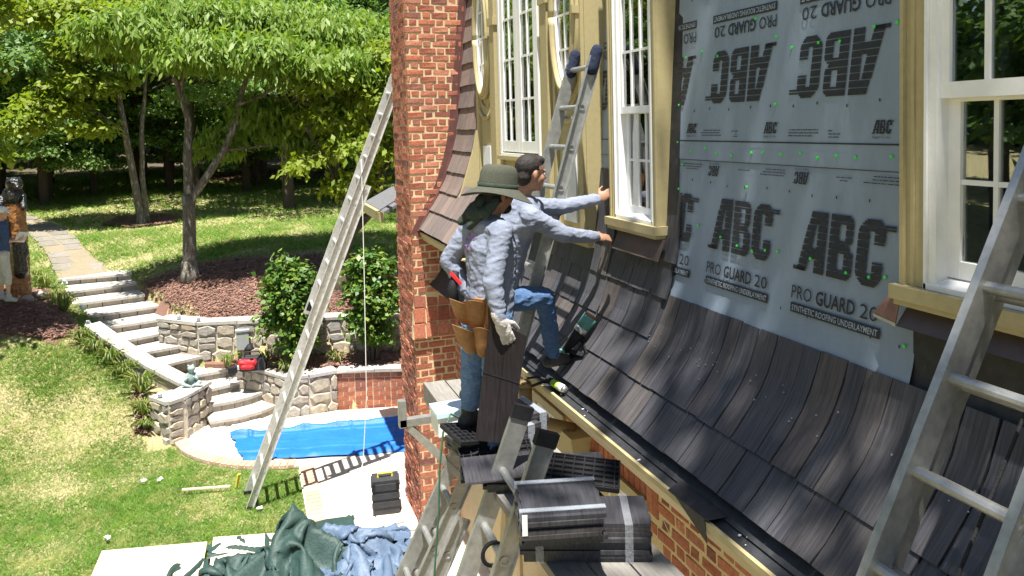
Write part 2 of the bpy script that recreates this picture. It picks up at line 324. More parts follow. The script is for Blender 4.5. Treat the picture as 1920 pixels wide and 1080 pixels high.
# blob meshes are in world coordinates: link() puts the object at the world origin relative to its parent
def pmesh(name, v, f, m, parent=None, smooth=False):   # fast numpy mesh with same-size faces
    v = np.asarray(v, dtype=np.float32); f = np.asarray(f, dtype=np.int32); k = f.shape[1]
    me = bpy.data.meshes.new(name); me.vertices.add(len(v)); me.vertices.foreach_set('co', v.ravel())
    me.loops.add(f.size); me.loops.foreach_set('vertex_index', f.ravel())
    me.polygons.add(len(f)); me.polygons.foreach_set('loop_start', np.arange(0, f.size, k, dtype=np.int32))
    if smooth: me.polygons.foreach_set('use_smooth', np.ones(len(f), dtype=bool))
    me.update(calc_edges=True); me.materials.append(M[m])
    return link(name, me, parent)
# ================================================================== TERRAIN
CP = np.array([(-8,6,0),(-8,11,0),(-5,9,0),(-3.5,12,0),(-2,9,0),(-2,12.8,0),(-1.4,13.3,.0),(0,9,0),(-3,13.6,.22),(-5,14,.55),(-8,14.5,1.0),(-14,14,1.2),
 (-1.5,14.25,.60),(-1.75,14.6,.72),(-2.25,15.25,1.0),(-2.75,15.75,1.33),(-3.3,17.2,1.5),(-4,16.5,1.95),(-6,16.5,2.05),(-9,17,2.2),(-3,15.0,1.05),(-4.3,15.2,1.25),
 (-1.2,15.35,.62),(-1.6,16.1,.85),(-2.2,17.1,1.12),(-2.7,18.1,1.42),(-3.2,19.0,1.66),(-.9,15.95,1.40),(-1.2,16.6,1.48),(-1.4,17.3,1.6),(-1.1,17.7,1.95),(-3.2,19.9,1.86),(-2.2,19.2,1.86),(.5,15.5,1.4),(1.9,15.1,1.4),(4,14.6,1.4),(1,17,1.85),(4,17.5,1.95),
 (-3,26,2.4),(3,26,2.4),(-10,26,2.6),(10,26,2.4),(0,40,3.1),(-20,40,3.4),(20,40,3.1),(-45,40,3.4),(45,70,4),(-45,80,4.2),(0,80,4.3),(45,30,2.4),(-25,15,1.8),(-30,0,.3),(-120,60,4),(120,60,4),(0,150,5),(-100,-60,0),(100,-60,0),(-20,-20,0)], float)
_d = np.hypot(CP[:,None,0]-CP[None,:,0], CP[:,None,1]-CP[None,:,1]); _n = len(CP)
_A = np.zeros((_n+1,_n+1)); _A[:_n,:_n] = _d; _A[:_n,_n] = 1; _A[_n,:_n] = 1
_W = np.linalg.solve(_A, np.append(CP[:,2], 0))
UPX, UPY = [-1.6,-.88,1.94,6], [16.2,15.55,14.78,13.7]
LOX, LOY = [-1.25,-.9,-.15,.15,.6,1.45,2.6,6], [15.2,15.25,15.2,14.75,13.9,13.95,13.6,12.6]
STP = [(-.75,15.0),(-.85,15.6),(-1.25,16.65),(-1.7,17.6),(-2.3,18.9),(-2.5,19.45),(-3.85,19.4),(-3.5,18.5),(-2.95,17.3),(-2.15,16.1),(-1.75,15.5),(-1.3,14.9)]
def inpoly(px, py, poly):
    r = np.zeros(len(px), bool); n = len(poly); j = n-1
    for i in range(n):
        xi, yi = poly[i]; xj, yj = poly[j]
        c = ((yi > py) != (yj > py)) & (px < (xj-xi)*(py-yi)/((yj-yi)+1e-12)+xi); r ^= c; j = i
    return r
def terr(x, y, steps_cut=True):
    x = np.atleast_1d(np.asarray(x, float)); y = np.atleast_1d(np.asarray(y, float))
    d = np.hypot(x[:,None]-CP[None,:,0], y[:,None]-CP[None,:,1]); z = d @ _W[:_n] + _W[_n]
    lo = np.interp(x, LOX, LOY); up = np.interp(x, UPX, UPY)
    right = x > -1.22
    z = np.where(right & (y < lo), 0, z)
    z = np.where((x > -.75) & (y >= lo) & (y < up), .66, z)
    z = np.where((x > 1.5) & (y < 12.6), 0, z)
    if steps_cut: z = z-.30*inpoly(x, y, STP)
    return z
def T(x, y): return float(terr(x, y)[0])
xs = np.unique(np.concatenate([np.linspace(-150,-14,18), np.linspace(-14,-6,22), np.linspace(-6,4,92), np.linspace(4,14,14), np.linspace(14,150,18)]))
ys = np.unique(np.concatenate([np.linspace(-100,5,14), np.linspace(5,12,18), np.linspace(12,21,84), np.linspace(21,40,40), np.linspace(40,200,24)]))
gx, gy = np.meshgrid(xs, ys); gz = terr(gx.ravel(), gy.ravel())
gz = gz + np.array([mnoise.noise(V(a*.9, b*.9, 0))*.03 for a, b in zip(gx.ravel(), gy.ravel())])*(np.abs(gx.ravel()) < 30)*((gx.ravel() < .5) | (gy.ravel() > 15)) - .015
nx, ny = len(xs), len(ys); idx = np.arange(nx*ny).reshape(ny, nx)
fc = np.stack([idx[:-1,:-1].ravel(), idx[:-1,1:].ravel(), idx[1:,1:].ravel(), idx[1:,:-1].ravel()], 1)
tag(pmesh('lawn', np.stack([gx.ravel(), gy.ravel(), gz], 1), fc, 'grass', smooth=True), kind='structure')
def drape(name, poly, m, lift=.03, rings=7, rough=.02):
    poly = [V(p[0], p[1], 0) for p in poly]; n = 64
    seg = []; L = [(poly[(i+1) % len(poly)]-poly[i]).length for i in range(len(poly))]; tot = sum(L)
    for k in range(n):
        d = tot*k/n; i = 0
        while d > L[i]: d -= L[i]; i += 1
        p = poly[i].lerp(poly[(i+1) % len(poly)], d/L[i])
        seg.append(p + V(.22*mnoise.noise(p*1.7), .22*mnoise.noise(p*1.7+V(9,4,0)), 0) + V(random.uniform(-.07,.07), random.uniform(-.07,.07), 0))
    c = sum(poly, V(0,0,0))/len(poly); mb = MB(); vs = [c]; 
    for r in range(1, rings+1):
        for p in seg: vs.append(c.lerp(p, r/rings))
    zz = terr([p.x for p in vs], [p.y for p in vs])
    vs = [(p.x, p.y, z+(lift if i < 1+(rings-1)*n else -.03)+rough*mnoise.noise(V(p.x*3, p.y*3, 1))) for i, (p, z) in enumerate(zip(vs, zz))]
    fs = [(0, 1+k, 1+(k+1) % n) for k in range(n)]
    for r in range(rings-1):
        for k in range(n):
            a = 1+r*n+k; b = 1+r*n+(k+1) % n; fs.append((a, a+n, b+n, b))
    return tag(mb.add(vs, fs).build(name, m, None, True), kind='structure')
beds = dict(
 slope=[(-5.8,16.0),(-4.4,15.75),(-3.3,15.6),(-2.85,15.85),(-3.3,17.0),(-3.9,18.6),(-4.6,18.2),(-6.5,17.2)],
 strip=[(-1.78,13.55),(-1.55,13.5),(-1.62,14.1),(-1.85,14.4)],
 tree=[(-2.35,18.75),(-1.75,17.4),(-1.4,16.75),(-.9,15.9),(.5,15.45),(1.9,15.15),(3.6,14.8),(3.8,17.2),(2.2,18.6),(.2,18.9),(-1.2,19.0)],
 ring=[(-3.9,25.2),(-3,24.4),(-2.0,24.8),(-1.6,25.8),(-2.4,26.8),(-3.6,26.6)],
 far=[(-2,36),(3,35),(6,37),(5,40),(0,40)])
for k, p in beds.items(): drape('mulch_bed', p, 'mulch', .03)
drape('darkened_woodland_floor', [(-60,43),(-30,39),(-12,38.5),(0,40.5),(12,38),(40,40),(45,75),(-60,75)], 'litter', .06, 10, .05)  # dark leaf litter spread over the lit far lawn in place of shade
mb = MB().prism([(x,y,.60) for x,y in ((.05,14.72),(.45,14.2),(.68,13.98),(1.47,14.0),(3.6,13.3),(3.6,14.4),(1.94,14.8),(.55,15.2),(-.75,15.55),(-.78,15.32),(-.2,15.05))], (0,0,.10)); tag(mb.build('planting_bed', 'mulch'), kind='structure')
# garden path
pl = [(-3.9,19.35),(-4.4,21.0),(-5.05,23.0),(-6.0,25.0),(-7.5,27.5)]; pr = [(-2.75,19.25),(-3.55,21.2),(-4.3,23.3),(-5.1,25.5),(-6.6,28.1)]
mb = MB(); path = tag(thing('garden_path', None, None, (-3.5,20,1.9)), kind='structure')
def strip(mb, A, B, n, lift):
    va = []
    for i in range(n+1):
        q = i/n*(len(A)-1); k = min(int(q), len(A)-2); f = q-k
        for P in (A, B):
            a = V(*P[k], 0).lerp(V(*P[k+1], 0), f); va.append((a.x, a.y, T(a.x, a.y)+lift))
    mb.add(va, [(2*i, 2*i+1, 2*i+3, 2*i+2) for i in range(n)])
strip(mb, pl, pr, 30, .03); mb.build('path_bed', 'soil', path)
for i in range(13):    # flat irregular flags
    f0 = i/13; f1 = f0+1/13
    for s0, s1 in ((0,.46),(.5,1)):
        if random.random() < .22: continue
        qs = []
        for (f, s) in ((f0+.006,s0),(f0+.006,s1),(f1-.006,s1),(f1-.006,s0)):
            q = f*(len(pl)-1); k = min(int(q), len(pl)-2); a = V(*pl[k],0).lerp(V(*pl[k+1],0), q-k); b = V(*pr[k],0).lerp(V(*pr[k+1],0), q-k)
            p = a.lerp(b, s+random.uniform(-.09,.09)); qs.append((p.x, p.y, T(p.x,p.y)+.022+random.uniform(0,.006)))
        MB().prism(qs, (0,0,.016)).build('flagstone', 'flag', path)
# ------------------------------------------------------------------ patio with pavers and brick edging
CC = V(.95, 13.85, 0); CR = 2.2
def in_patio(x, y, mar=0):
    if y > np.interp(x, LOX, LOY)-.1: return False
    return math.hypot(x-CC.x, y-CC.y) < CR-mar or (x > .68+mar and y < 13.0)
patio = tag(thing('patio', None, None, (1.5,11,0)), kind='structure')
poly = [(3.4,-2),(3.4,13.3),(1.45,13.75),(.6,13.72),(.1,14.5),(-.6,14.2)]
for a in np.linspace(math.radians(178), math.radians(262), 14): poly.append((CC.x+CR*math.cos(a), CC.y+CR*math.sin(a)))
poly += [(.62,11.5),(.62,-2)]
MB().prism([(x,y,.0) for x,y in poly], (0,0,.03)).build('patio_bed', 'joint', patio)
pm = [MB().box((0,0,0),(.54,.36,.04),jit=.004).mesh('paver','paver'), MB().box((0,0,0),(.36,.36,.04),jit=.004).mesh('paver','paver')]
y = 6.2; row = 0
while y < 14.2:
    x = .95+(row % 3)*.13-1.9; 
    while x < 3.3:
        k = random.randrange(2); wd = (.54,.36)[k]
        if all(in_patio(x+dx*wd/2, y+dy*.18, .22) for dx in (-1,1) for dy in (-1,1)): link('paver', pm[k], patio, (x,y,.028+random.uniform(0,.004)))
        x += wd/2+.275+.01 if False else wd+.012
    y += .373; row += 1
eb = MB().box((0,0,0),(.2,.095,.045),jit=.003).mesh('edging_brick','edgebrick')
a = math.radians(175)
while a < math.radians(261):
    link('edging_brick', eb, patio, (CC.x+(CR-.1)*math.cos(a), CC.y+(CR-.1)*math.sin(a), .032), (0,0,a)); a += .107/CR
y = 11.5
while y > 6.5: link('edging_brick', eb, patio, (.74, y, .032), (0,0,0)); y -= .107
# ------------------------------------------------------------------ stone walls
def stone_mesh(w, h, d):
    mb = MB(); n = random.choice((5,6,7)); pts = []
    for i in range(n):
        a = 2*math.pi*(i+random.uniform(-.2,.2))/n+.5
        c, s_ = math.cos(a), math.sin(a); q = 1/max(abs(c), abs(s_)); q = q*.55+.5
        pts.append((c*q*w/2*.98, s_*q*h/2*.98))
    back = [V(x,0,z) for x,z in pts]; mid = [V(x*.98,-d*.7,z*.98) for x,z in pts]; fr = [V(x*.82,-d,z*.80) for x,z in pts]
    mb.loft([back, mid, fr]); return mb.mesh('wall_stone', 'stone')
STM = {}
def wall_line(parent, pts, z0, z1, th, stone=True, cap=True, capw=.36):
    """retaining wall along a polyline, stones on the side facing -Y."""
    for (a, b) in zip(pts[:-1], pts[1:]):
        a = V(*a,0); b = V(*b,0); d = (b-a); L = d.length; d.normalize(); nrm = V(d.y,-d.x,0)
        if nrm.y > 0: nrm = -nrm
        mb = MB(); mb.prism([a+V(0,0,z0), b+V(0,0,z0), b-nrm*th+V(0,0,z0), a-nrm*th+V(0,0,z0)], (0,0,z1-z0)); mb.build('wall_core', 'mortar' if not stone else 'joint', parent)
        if cap:
            n = max(1, round(L/.75))
            for i in range(n):
                p = a+d*(L*(i+.5)/n)-nrm*(capw/2-.05); me = MB().box((0,0,0),(L/n-.008,capw,.055),jit=.004).mesh('coping_stone','coping')
                link('coping_stone', me, parent, (p.x,p.y,z1+.0275), (0,0,math.atan2(d.y,d.x)))
        if not stone: continue
        ang = math.atan2(-nrm.x, nrm.y)+math.pi   # local -Y -> nrm
        z = z0
        while z < z1-.05:
            h = min(random.uniform(.15,.27), z1-z)
            if z1-z-h < .08: h = z1-z
            x = 0
            while x < L-.03:
                wd = min(random.uniform(.16,.38), L-x)
                if L-x-wd < .1: wd = L-x
                hh = h
                cells = [(h, z+h/2)] if random.random() < .75 or h < .2 else [(h*.5, z+h*.25),(h*.5, z+h*.75)]
                for ch, cz in cells:
                    p = a+d*(x+wd/2)
                    link('wall_stone', stone_mesh(wd-.012, ch-.012, random.uniform(.03,.06)), parent, (p.x,p.y,cz), (0,0,ang))
                x += wd
            z += h
def wth(name, label, loc): return thing(name, label, 'wall', loc)
up = wth('retaining_wall', 'upper fieldstone retaining wall with pale coping behind the red tool bag', (.5,15.2,.6))
wall_line(up, [(-1.62,16.25),(-.88,15.55),(.55,15.14),(1.94,14.75),(3.6,14.35)], .55, 1.40, .3)
low = wth('retaining_wall', 'lower stone and brick retaining wall beside the pale patio', (1.2,13.8,0))
wall_line(low, [(-.22,14.85),(.22,14.45),(.62,13.82),(.98,13.78),(1.47,13.86)], -.05, .68, .22)
wall_line(low, [(1.47,13.86),(3.4,13.2)], -.05, .68, .22, stone=False)
d = (V(3.4,13.2,0)-V(1.47,13.86,0)); L = d.length; d.normalize(); nr = V(d.y,-d.x,0)
bs = [MB().box((0,0,0),(wd,.1,.066),jit=.004).mesh('brick','brick') for wd in (.2,.095,.2)]
z = .0; r = 0
while z < .66:
    x = .0; k = r % 2
    while x < min(L, 1.6):
        wd = (.2,.095)[k % 2]; p = V(1.47,13.86,0)+d*(x+wd/2)-nr*.044
        link('brick', bs[k % 2], low, (p.x,p.y,z+.04), (0,0,math.atan2(d.y,d.x))); x += wd+.012; k += 1
    z += .082; r += 1
pier = wth('retaining_wall', 'curved low stone pier wall carrying the seated frog statue', (-1,13.8,0))
wall_line(pier, [(-1.53,13.72),(-1.24,13.30)], -.05, .68, .32, capw=.4)
wall_line(pier, [(-1.24,13.30),(-1.05,13.46),(-.84,13.78),(-.66,14.14)], -.05, .68, .26, capw=.4)
# ------------------------------------------------------------------ steps
steps = thing('garden_steps', 'long flight of pale stone steps climbing to the upper lawn', 'steps', (-1.8,16.5,.5))
TR = [((-1.43,15.19),(-.83,15.49)),((-1.91,15.62),(-1.03,15.9)),((-2.19,16.1),(-1.36,16.5)),((-2.67,16.68),(-1.6,17.0)),((-2.99,17.23),(-1.86,17.56)),((-3.37,17.83),(-2.2,18.15)),((-3.57,18.46),(-2.42,18.78)),((-3.89,19.25),(-2.58,19.3))]
for i, (a, b) in enumerate(TR):
    z = .82+.15*i; a = V(*a,0); b = V(*b,0); dd = (b-a).normalized(); nn = V(-dd.y,dd.x,0)
    e = dd*.16
    MB().prism([a-nn*.02+V(0,0,z-.05), b+e-nn*.02+V(0,0,z-.05), b+e+nn*.8+V(0,0,z-.05), a+nn*.8+V(0,0,z-.05)], (0,0,.05)).build('tread', 'coping', steps)
    Lr = (b+e-a).length; n = 4; t0 = 0
    for k in range(n):
        t1 = min(1, t0+random.uniform(.2,.32)) if k < n-1 else 1
        p = a.lerp(b+e, t0+.006)+nn*.03; q = a.lerp(b+e, t1-.006)+nn*.03
        MB().prism([p+V(0,0,z-.22), q+V(0,0,z-.22), q+nn*.2+V(0,0,z-.22), p+nn*.2+V(0,0,z-.22)], (0,0,.168)).build('riser_stone', 'riser', steps); t0 = t1
lows = thing('garden_steps', 'three curved stone steps rising from the patio to the flight', 'steps', (-.2,14.2,0))
LS = [[(-.66,13.70),(-.2,13.72),(.16,13.86),(.40,14.05)],[(-.68,14.1),(-.27,14.16),(.02,14.28),(.24,14.45)],[(-.7,14.5),(-.36,14.62),(-.2,14.72),(-.08,14.86)],[(-.95,14.95),(-.62,15.02),(-.4,15.08),(-.22,15.15)]]
for i, p in enumerate(LS):
    z = .15*(i+1)+.02; fr = [V(*q,0) for q in p]; bk = [V(q[0]-.12, q[1]+.62, 0) for q in p]
    MB().prism([q+V(0,0,z-.05) for q in fr+bk[::-1]], (0,0,.05)).build('tread', 'coping', lows)
    for q0, q1 in zip(fr[:-1], fr[1:]):
        for s in (0,.5):
            a = q0.lerp(q1, s+.01)+V(0,.03,0); b = q0.lerp(q1, s+.49)+V(0,.03,0)
            MB().prism([a+V(0,0,z-.18), b+V(0,0,z-.18), b+V(0,.2,z-.18), a+V(0,.2,z-.18)], (0,0,.128)).build('riser_stone', 'riser', lows)
curb = thing('step_curb', 'sloping pale stone curb along the left edge of the steps', 'curb', (-1.9,15,.8))
ca = [V(-1.02,14.15,.72), V(-1.6,14.75,.93), V(-2.15,15.3,1.2), V(-2.68,15.85,1.5)]
for a, b in zip(ca[:-1], ca[1:]):
    dd = (b-a); h = V(dd.x,dd.y,0).normalized(); nn = V(-h.y,h.x,0)
    MB().prism([a-nn*.15, b-nn*.15, b+nn*.15, a+nn*.15], (0,0,.06)).build('coping_stone', 'coping', curb)
    MB().prism([a-nn*.11-V(0,0,.7), b-nn*.11-V(0,0,.7), b+nn*.11-V(0,0,.7), a+nn*.11-V(0,0,.7)], (0,0,.71)).build('curb_core', 'riser', curb)
# ================================================================== HOUSE
house = thing('house', 'red brick house with a flared slate mansard roof half stripped for reroofing', 'house', (5,5,0))
# ---- lower brick wall (faces -X), near part
WX = 2.42
wall = MB().bnd((WX-.003,-3,0),(3.0,9.2,3.25)).build('wall', 'mortar', house)
BM = {}
def bmesh_brick(l, h, axis, n=0):
    k = (l,h,axis,n)
    if k not in BM:
        d = (.06,l,h) if axis == 'x' else (l,.06,h)
        bm = bmesh.new(); m0 = MB().box((0,0,0), d, jit=.0042).mesh('brick', None); bm.from_mesh(m0)
        bmesh.ops.recalc_face_normals(bm, faces=bm.faces); bmesh.ops.bevel(bm, geom=bm.edges[:], offset=.004, segments=1, affect='EDGES'); me = bpy.data.meshes.new('brick'); bm.to_mesh(me); bm.free(); me.materials.append(M['brick']); BM[k] = me
    return BM[k]
CH = .085; SL, HL, JT = .196, .089, .021
wins = [(4.42,5.13,1.2,2.46),(5.75,6.35,1.2,2.55),(6.9,7.35,0,2.5)]   # openings y0,y1,z0,z1
def hit(y, z, hl): return any(a-.06 < y+hl and b+.06 > y-hl and c < z+.05 and e+.02 > z-.03 for a,b,c,e in wins)
cnt = 0; rest = MB(); r = 0; z = 1.53
while z < 3.02:
    y = 2.4+(-.1635 if r % 2 else 0); k = 0
    while y < 9.0:
        l = SL if k % 2 == 0 else HL; yc = y+l/2; y += l+JT; k += 1
        if hit(yc, z, l/2): continue
        if 4.25 < yc < 5.36 and z > 2.45: continue    # soldier course there
        if yc < 5.45 and z > 2.15 and cnt < 260:
            link('brick', bmesh_brick(l, CH-JT, 'x', random.randrange(4)), wall, (WX+.02+random.uniform(0,.005), yc, z)); cnt += 1
        else: rest.box((WX+.02+random.uniform(0,.005), yc, z), (.06,l,CH-JT), jit=.003)
    z += CH; r += 1
tag(rest.build('brickwork', 'brickstuff', wall), kind='stuff')
y = 4.26
while y < 5.34:
    link('brick', bmesh_brick(.066, .215, 'x', random.randrange(3)), wall, (WX+.02, y, 2.57)); y += .078
for zz in (2.74,2.825,2.91):
    y = 4.26
    while y < 5.3:
        link('brick', bmesh_brick(SL, CH-JT, 'x', random.randrange(4)), wall, (WX+.02, y+.1, zz)); y += SL+JT
# ---- chimney
CX, CY, CB = 1.93, 9.15, 10.1
chim = MB().bnd((CX-.004,CY-.004,-.1),(3.3,CB,9)).build('chimney', 'mortar', house)
FP = [(3.74,2.03),(3.95,2.155),(4.26,2.34),(4.735,2.5),(5.19,2.57),(5.885,2.645),(6.535,2.715),(8,2.85)]
def farX(z): return float(np.interp(z, [p[0] for p in FP], [p[1] for p in FP]))
rest = MB(); cnt = 0; r = 0; z = .05; allb = []
while z < 8.9:
    band = 2.44 < z < 3.0
    if not band:
        x = CX-.01-(.1635 if r % 2 else 0); k = 0
        xm = farX(z)+.06 if z > 3.74 else 2.75
        while x < xm:
            l = SL if k % 2 == 0 else HL; x0 = max(x, CX-.01); ll = x+l-x0
            if ll > .03: allb.append((x0+ll/2, z, round(ll,3)))
            x += l+JT; k += 1
    z += CH; r += 1
vis = sorted([b for b in allb if b[1] < 6.75], key=lambda b: -b[1])
for i, (x, zz, l) in enumerate(vis):
    if i < 268: link('brick', bmesh_brick(l, CH-JT, 'y', random.randrange(6)), chim, (x+random.uniform(-.003,.003), CY+.02+random.uniform(-.004,.004), zz+random.uniform(-.003,.003)))
    else: rest.box((x, CY+.02+random.uniform(-.003,.004), zz), (l,.06,CH-JT), jit=.003)
z = .05; r = 0
while z < 8.9:     # left (garden) face, seen at a slant
    y = CY+.05-(.1635 if r % 2 else 0); k = 0
    while y < CB:
        l = SL if k % 2 == 0 else HL; y0 = max(y, CY+.055); y1 = min(y+l, CB)
        if y1-y0 > .03: rest.box((CX+.016+random.uniform(-.006,.005), (y0+y1)/2, z), (.06, y1-y0, CH-JT), jit=.004)
        y += l+JT; k += 1
    z += CH; r += 1
tag(rest.build('brickwork', 'brickstuff', chim), kind='stuff')
# sloped brick shoulder band
sh = MB().prism([(CX-.045,CY-.055,2.44),(2.9,CY-.055,2.44),(2.9,CY+.02,3.0),(CX+.01,CY+.02,3.0)], (0,.1,0)).build('shoulder_bed', 'mortar', chim)
for i in range(3):
    for k in range(6):
        zc = 2.535+i*.185; yo = CY-.06+.075*(zc-2.44)/.56; l = .135
        link('brick', bmesh_brick(l, .172, 'y', k % 3), chim, (CX-.03+l/2+k*(l+.014)+i*.012, yo+.02, zc), (math.radians(-7),0,0))
# ---- near mansard profile
NP = [(3.09,2.10),(3.145,2.17),(3.35,2.33),(3.566,2.5),(3.70,2.562),(3.84,2.60),(3.95,2.63),(4.2,2.66),(5.0,2.70),(6.5,2.78),(7.8,2.9)]
def nearX(z): return float(np.interp(z, [p[0] for p in NP], [p[1] for p in NP]))
def arcs(P, zt):
    pts = [V(float(np.interp(z, [p[0] for p in P], [p[1] for p in P])), 0, z) for z in np.linspace(P[0][0], zt, 160)]
    s = [0]
    for a, b in zip(pts[:-1], pts[1:]): s.append(s[-1]+(b-a).length)
    # light smoothing of the curve
    xs_ = np.array([p.x for p in pts]); 
    for _ in range(40): xs_[1:-1] = (xs_[:-2]+2*xs_[1:-1]+xs_[2:])/4
    return np.array(s), xs_, np.array([p.z for p in pts])
NA = arcs(NP, 5.2); FA = arcs(FP, 7.6)
def at(A, s): return V(float(np.interp(s, A[0], A[1])), 0, float(np.interp(s, A[0], A[2])))
def s_of(A, z): return float(np.interp(z, A[2], A[0]))
rm = MB()
def rseg(y0, y1, zs): rm.loft([[V(nearX(z)+.01, y0, z), V(nearX(z)+.01, y1, z), V(8,y1,z), V(8,y0,z)] for z in zs])
rseg(-3, 9.3, (3.09,3.145,3.35,3.566,3.70,3.84,3.95,4.2,4.28))
for q0, q1 in ((-3,1.46),(2.46,4.46),(5.115,9.3)): rseg(q0, q1, (4.281,5.0,6.5,7.8))
rm.bnd((2.6,-3,7.2),(8,9.3,7.9)); roof = rm.build('roof', 'membrane', house)
TM = {}
def tile_mesh(A, s0, ln, wd, m, key):
    k = (key, round(s0,3), round(ln,3), wd, random.randrange(3))
    if k in TM: return TM[k]
    rings = []; n = 6; hw = wd/2
    for i in range(n+1):
        s = s0+ln*i/n; p = at(A, s); q = at(A, s+.01); q0 = at(A, s-.01); t = (q-q0).normalized(); nn = V(-t.z, 0, t.x)
        lift = .026*(1-i/n)+.004; th = .018-.007*i/n
        j1, j2, j3 = (random.uniform(-.003,.003) for _ in range(3)); sk = t*(random.uniform(-.003,.003) if i == 0 else 0)
        rings.append([p+nn*lift+V(0,-hw+j1,0), p+nn*lift+V(0,hw+j2,0)+sk, p+nn*(lift+th+j3*.5)+V(0,hw+j2,0)+sk, p+nn*(lift+th)+V(0,-hw+j1,0)])
    mb = MB().loft(rings); me = mb.mesh('shingle', m)
    bm = bmesh.new(); bm.from_mesh(me); bmesh.ops.recalc_face_normals(bm, faces=bm.faces); bm.to_mesh(me); bm.free()
    TM[k] = me; return me
def course(A, z0, ln, ya, yb, m, key, parent, skip=None, wset=(.105,.14,.165,.19,.225)):
    s0 = s_of(A, z0); y = ya
    while y < yb-.06:
        wd = random.choice(wset)
        if y+wd > yb: wd = round(yb-y, 2)
        yc = y+wd/2; l2 = ln
        if skip: l2 = skip(yc, ln)
        if l2 and wd > .05:
            o = link('shingle', tile_mesh(A, s0+random.choice((-.003,0,0,.003)), l2, wd, m, key), parent, (0, yc, 0))
        y += wd+random.uniform(.004,.013)
SB = [3.145, 3.35, 3.566, 3.84]
course(NA, SB[0], .60, -.6, 7.55, 'slate', 'n', roof)
course(NA, SB[1], .60, -.7, 7.55, 'slate', 'n', roof)
course(NA, SB[2], .60, 4.40, 7.55, 'slate', 'n', roof)
def under_dormer(yc, ln): return .22 if 4.50 < yc < 5.12 else ln
course(NA, SB[3], .62, 4.34, 7.55, 'slate', 'n', roof, under_dormer)
course(NA, 4.10, .55, 5.16, 5.62, 'slate', 'n', roof)
course(NA, 4.08, .46, 4.30, 4.445, 'slate', 'n', roof)
nh = MB()
for _ in range(46):
    zz = random.uniform(3.50,3.66); p = at(NA, s_of(NA, zz)); q = at(NA, s_of(NA, zz)+.02); t_ = (q-p).normalized(); n_ = V(-t_.z,0,t_.x); c_ = p+n_*.040+V(0,random.uniform(.3,4.4),0)
    nh.tube([c_, c_+n_*.004], random.uniform(.003,.0055), 6)
tag(nh.build('nail_heads', 'steel', roof), kind='stuff')
# ---- far mansard beside the chimney (higher eave)
def fring(ya, zs): return [[V(farX(z)+.03, ya, z), V(farX(z)+.03, CY-.005, z), V(3.4,CY-.005,z), V(3.4,ya,z)] for z in zs]
froof = MB().loft(fring(7.55, (3.74,3.85,3.95,4.04))).loft(fring(8.29, (4.041,4.1,4.26,4.5,4.735,5.19,5.885,6.535,8))).build('roof', 'membrane', house)
froof['label'] = 'higher flared roof slope covered in weathered brown shingles beside the chimney'
roof['label'] = 'stripped lower mansard slope with new dark shingles along the eave'
s = 0.02; i = 0
while s < 3.0:
    course(FA, float(np.interp(s, FA[0], FA[2])), .40, 7.6 if s < .3 else 8.31, CY-.07-(.0), 'slateold', 'f', froof, wset=(.17,.2,.23)); s += .262; i += 1
rings = []
for z in np.linspace(3.72, 7.6, 40):
    x = float(np.interp(z, FA[2], FA[1])); rings.append([V(x-.125,CY-.012,z), V(x+.06,CY-.012,z), V(x+.06,CY-.004,z), V(x-.125,CY-.004,z)])
MB().loft(rings).build('flashing', 'flash', house)
rings = [[V(a[0].x+.0,CY-.065,a[0].z), V(a[0].x-.035,CY-.065,a[0].z), V(a[0].x-.035,CY-.008,a[0].z), V(a[0].x,CY-.008,a[0].z)] for a in [(V(float(np.interp(z, FA[2], FA[1]))-.02,0,z),) for z in np.linspace(3.76,7.6,40)]]
MB().loft(rings).build('flashing', 'flash', house)
# ---- gutters
def gutter(parent, x, z, y0, y1, h=.10, dep=.12):
    prof = [(x+dep,z-h),(x+.02,z-h),(x+.004,z-h*.55),(x-.012,z-h*.3),(x-.012,z),(x+.010,z),(x+.010,z-.012),(x+.0,z-.012),(x+.012,z-h*.5),(x+.03,z-h+.012),(x+dep,z-h+.012)]
    return MB().prism([(a,y0,b) for a,b in prof], (0,y1-y0,0)).build('gutter', 'tan', parent)
g = gutter(house, 2.05, 3.07, -.5, 3.15); g2 = gutter(house, 2.05, 3.07, 3.22, 7.55)
MB().prism([(2.03,3.1,3.085),(2.03,3.45,3.078),(2.20,3.5,3.115),(2.22,3.02,3.12)], (0,0,.003)).build('underlayment_scrap', 'membrane', house)
MB().prism([(2.036,3.1,2.97),(2.036,3.12,3.085),(2.036,3.40,3.08)], (-.003,0,0)).build('underlayment_scrap', 'membrane', house)
MB().add([(2.062,-.5,3.055),(2.062,7.55,3.055),(2.20,7.55,3.12),(2.20,-.5,3.12),(2.062,-.5,3.045),(2.062,7.55,3.045),(2.20,7.55,3.10),(2.20,-.5,3.10)],[(0,1,2,3),(4,5,6,7),(0,1,5,4),(2,3,7,6),(0,3,7,4),(1,2,6,5)]).build('gutter_liner', 'membrane', house)
MB().bnd((2.17,-.5,2.955),(WX+.03,7.55,3.04)).build('soffit', 'tan', house)
gutter(house, 2.03, 3.74, 7.5, CY-.02)
MB().bnd((2.15,7.5,3.60),(2.6,CY-.02,3.70)).build('soffit', 'tan', house)
MB().bnd((2.42,7.4,2.95),(2.8,CY-.01,3.68)).build('wall_upper', 'brickstuff', house)
# little debris in the gutter liner
deb = MB()
for _ in range(45):
    y = random.uniform(1.8,5.2); x = random.uniform(2.075,2.18); s_ = random.uniform(.004,.013)
    deb.box((x,y,3.062+(x-2.062)*.47), (s_,s_*random.uniform(1,2.5),.004), Matrix.Rotation(random.uniform(0,3),3,'Z'))
tag(deb.build('debris', 'frogpale', house), kind='stuff')
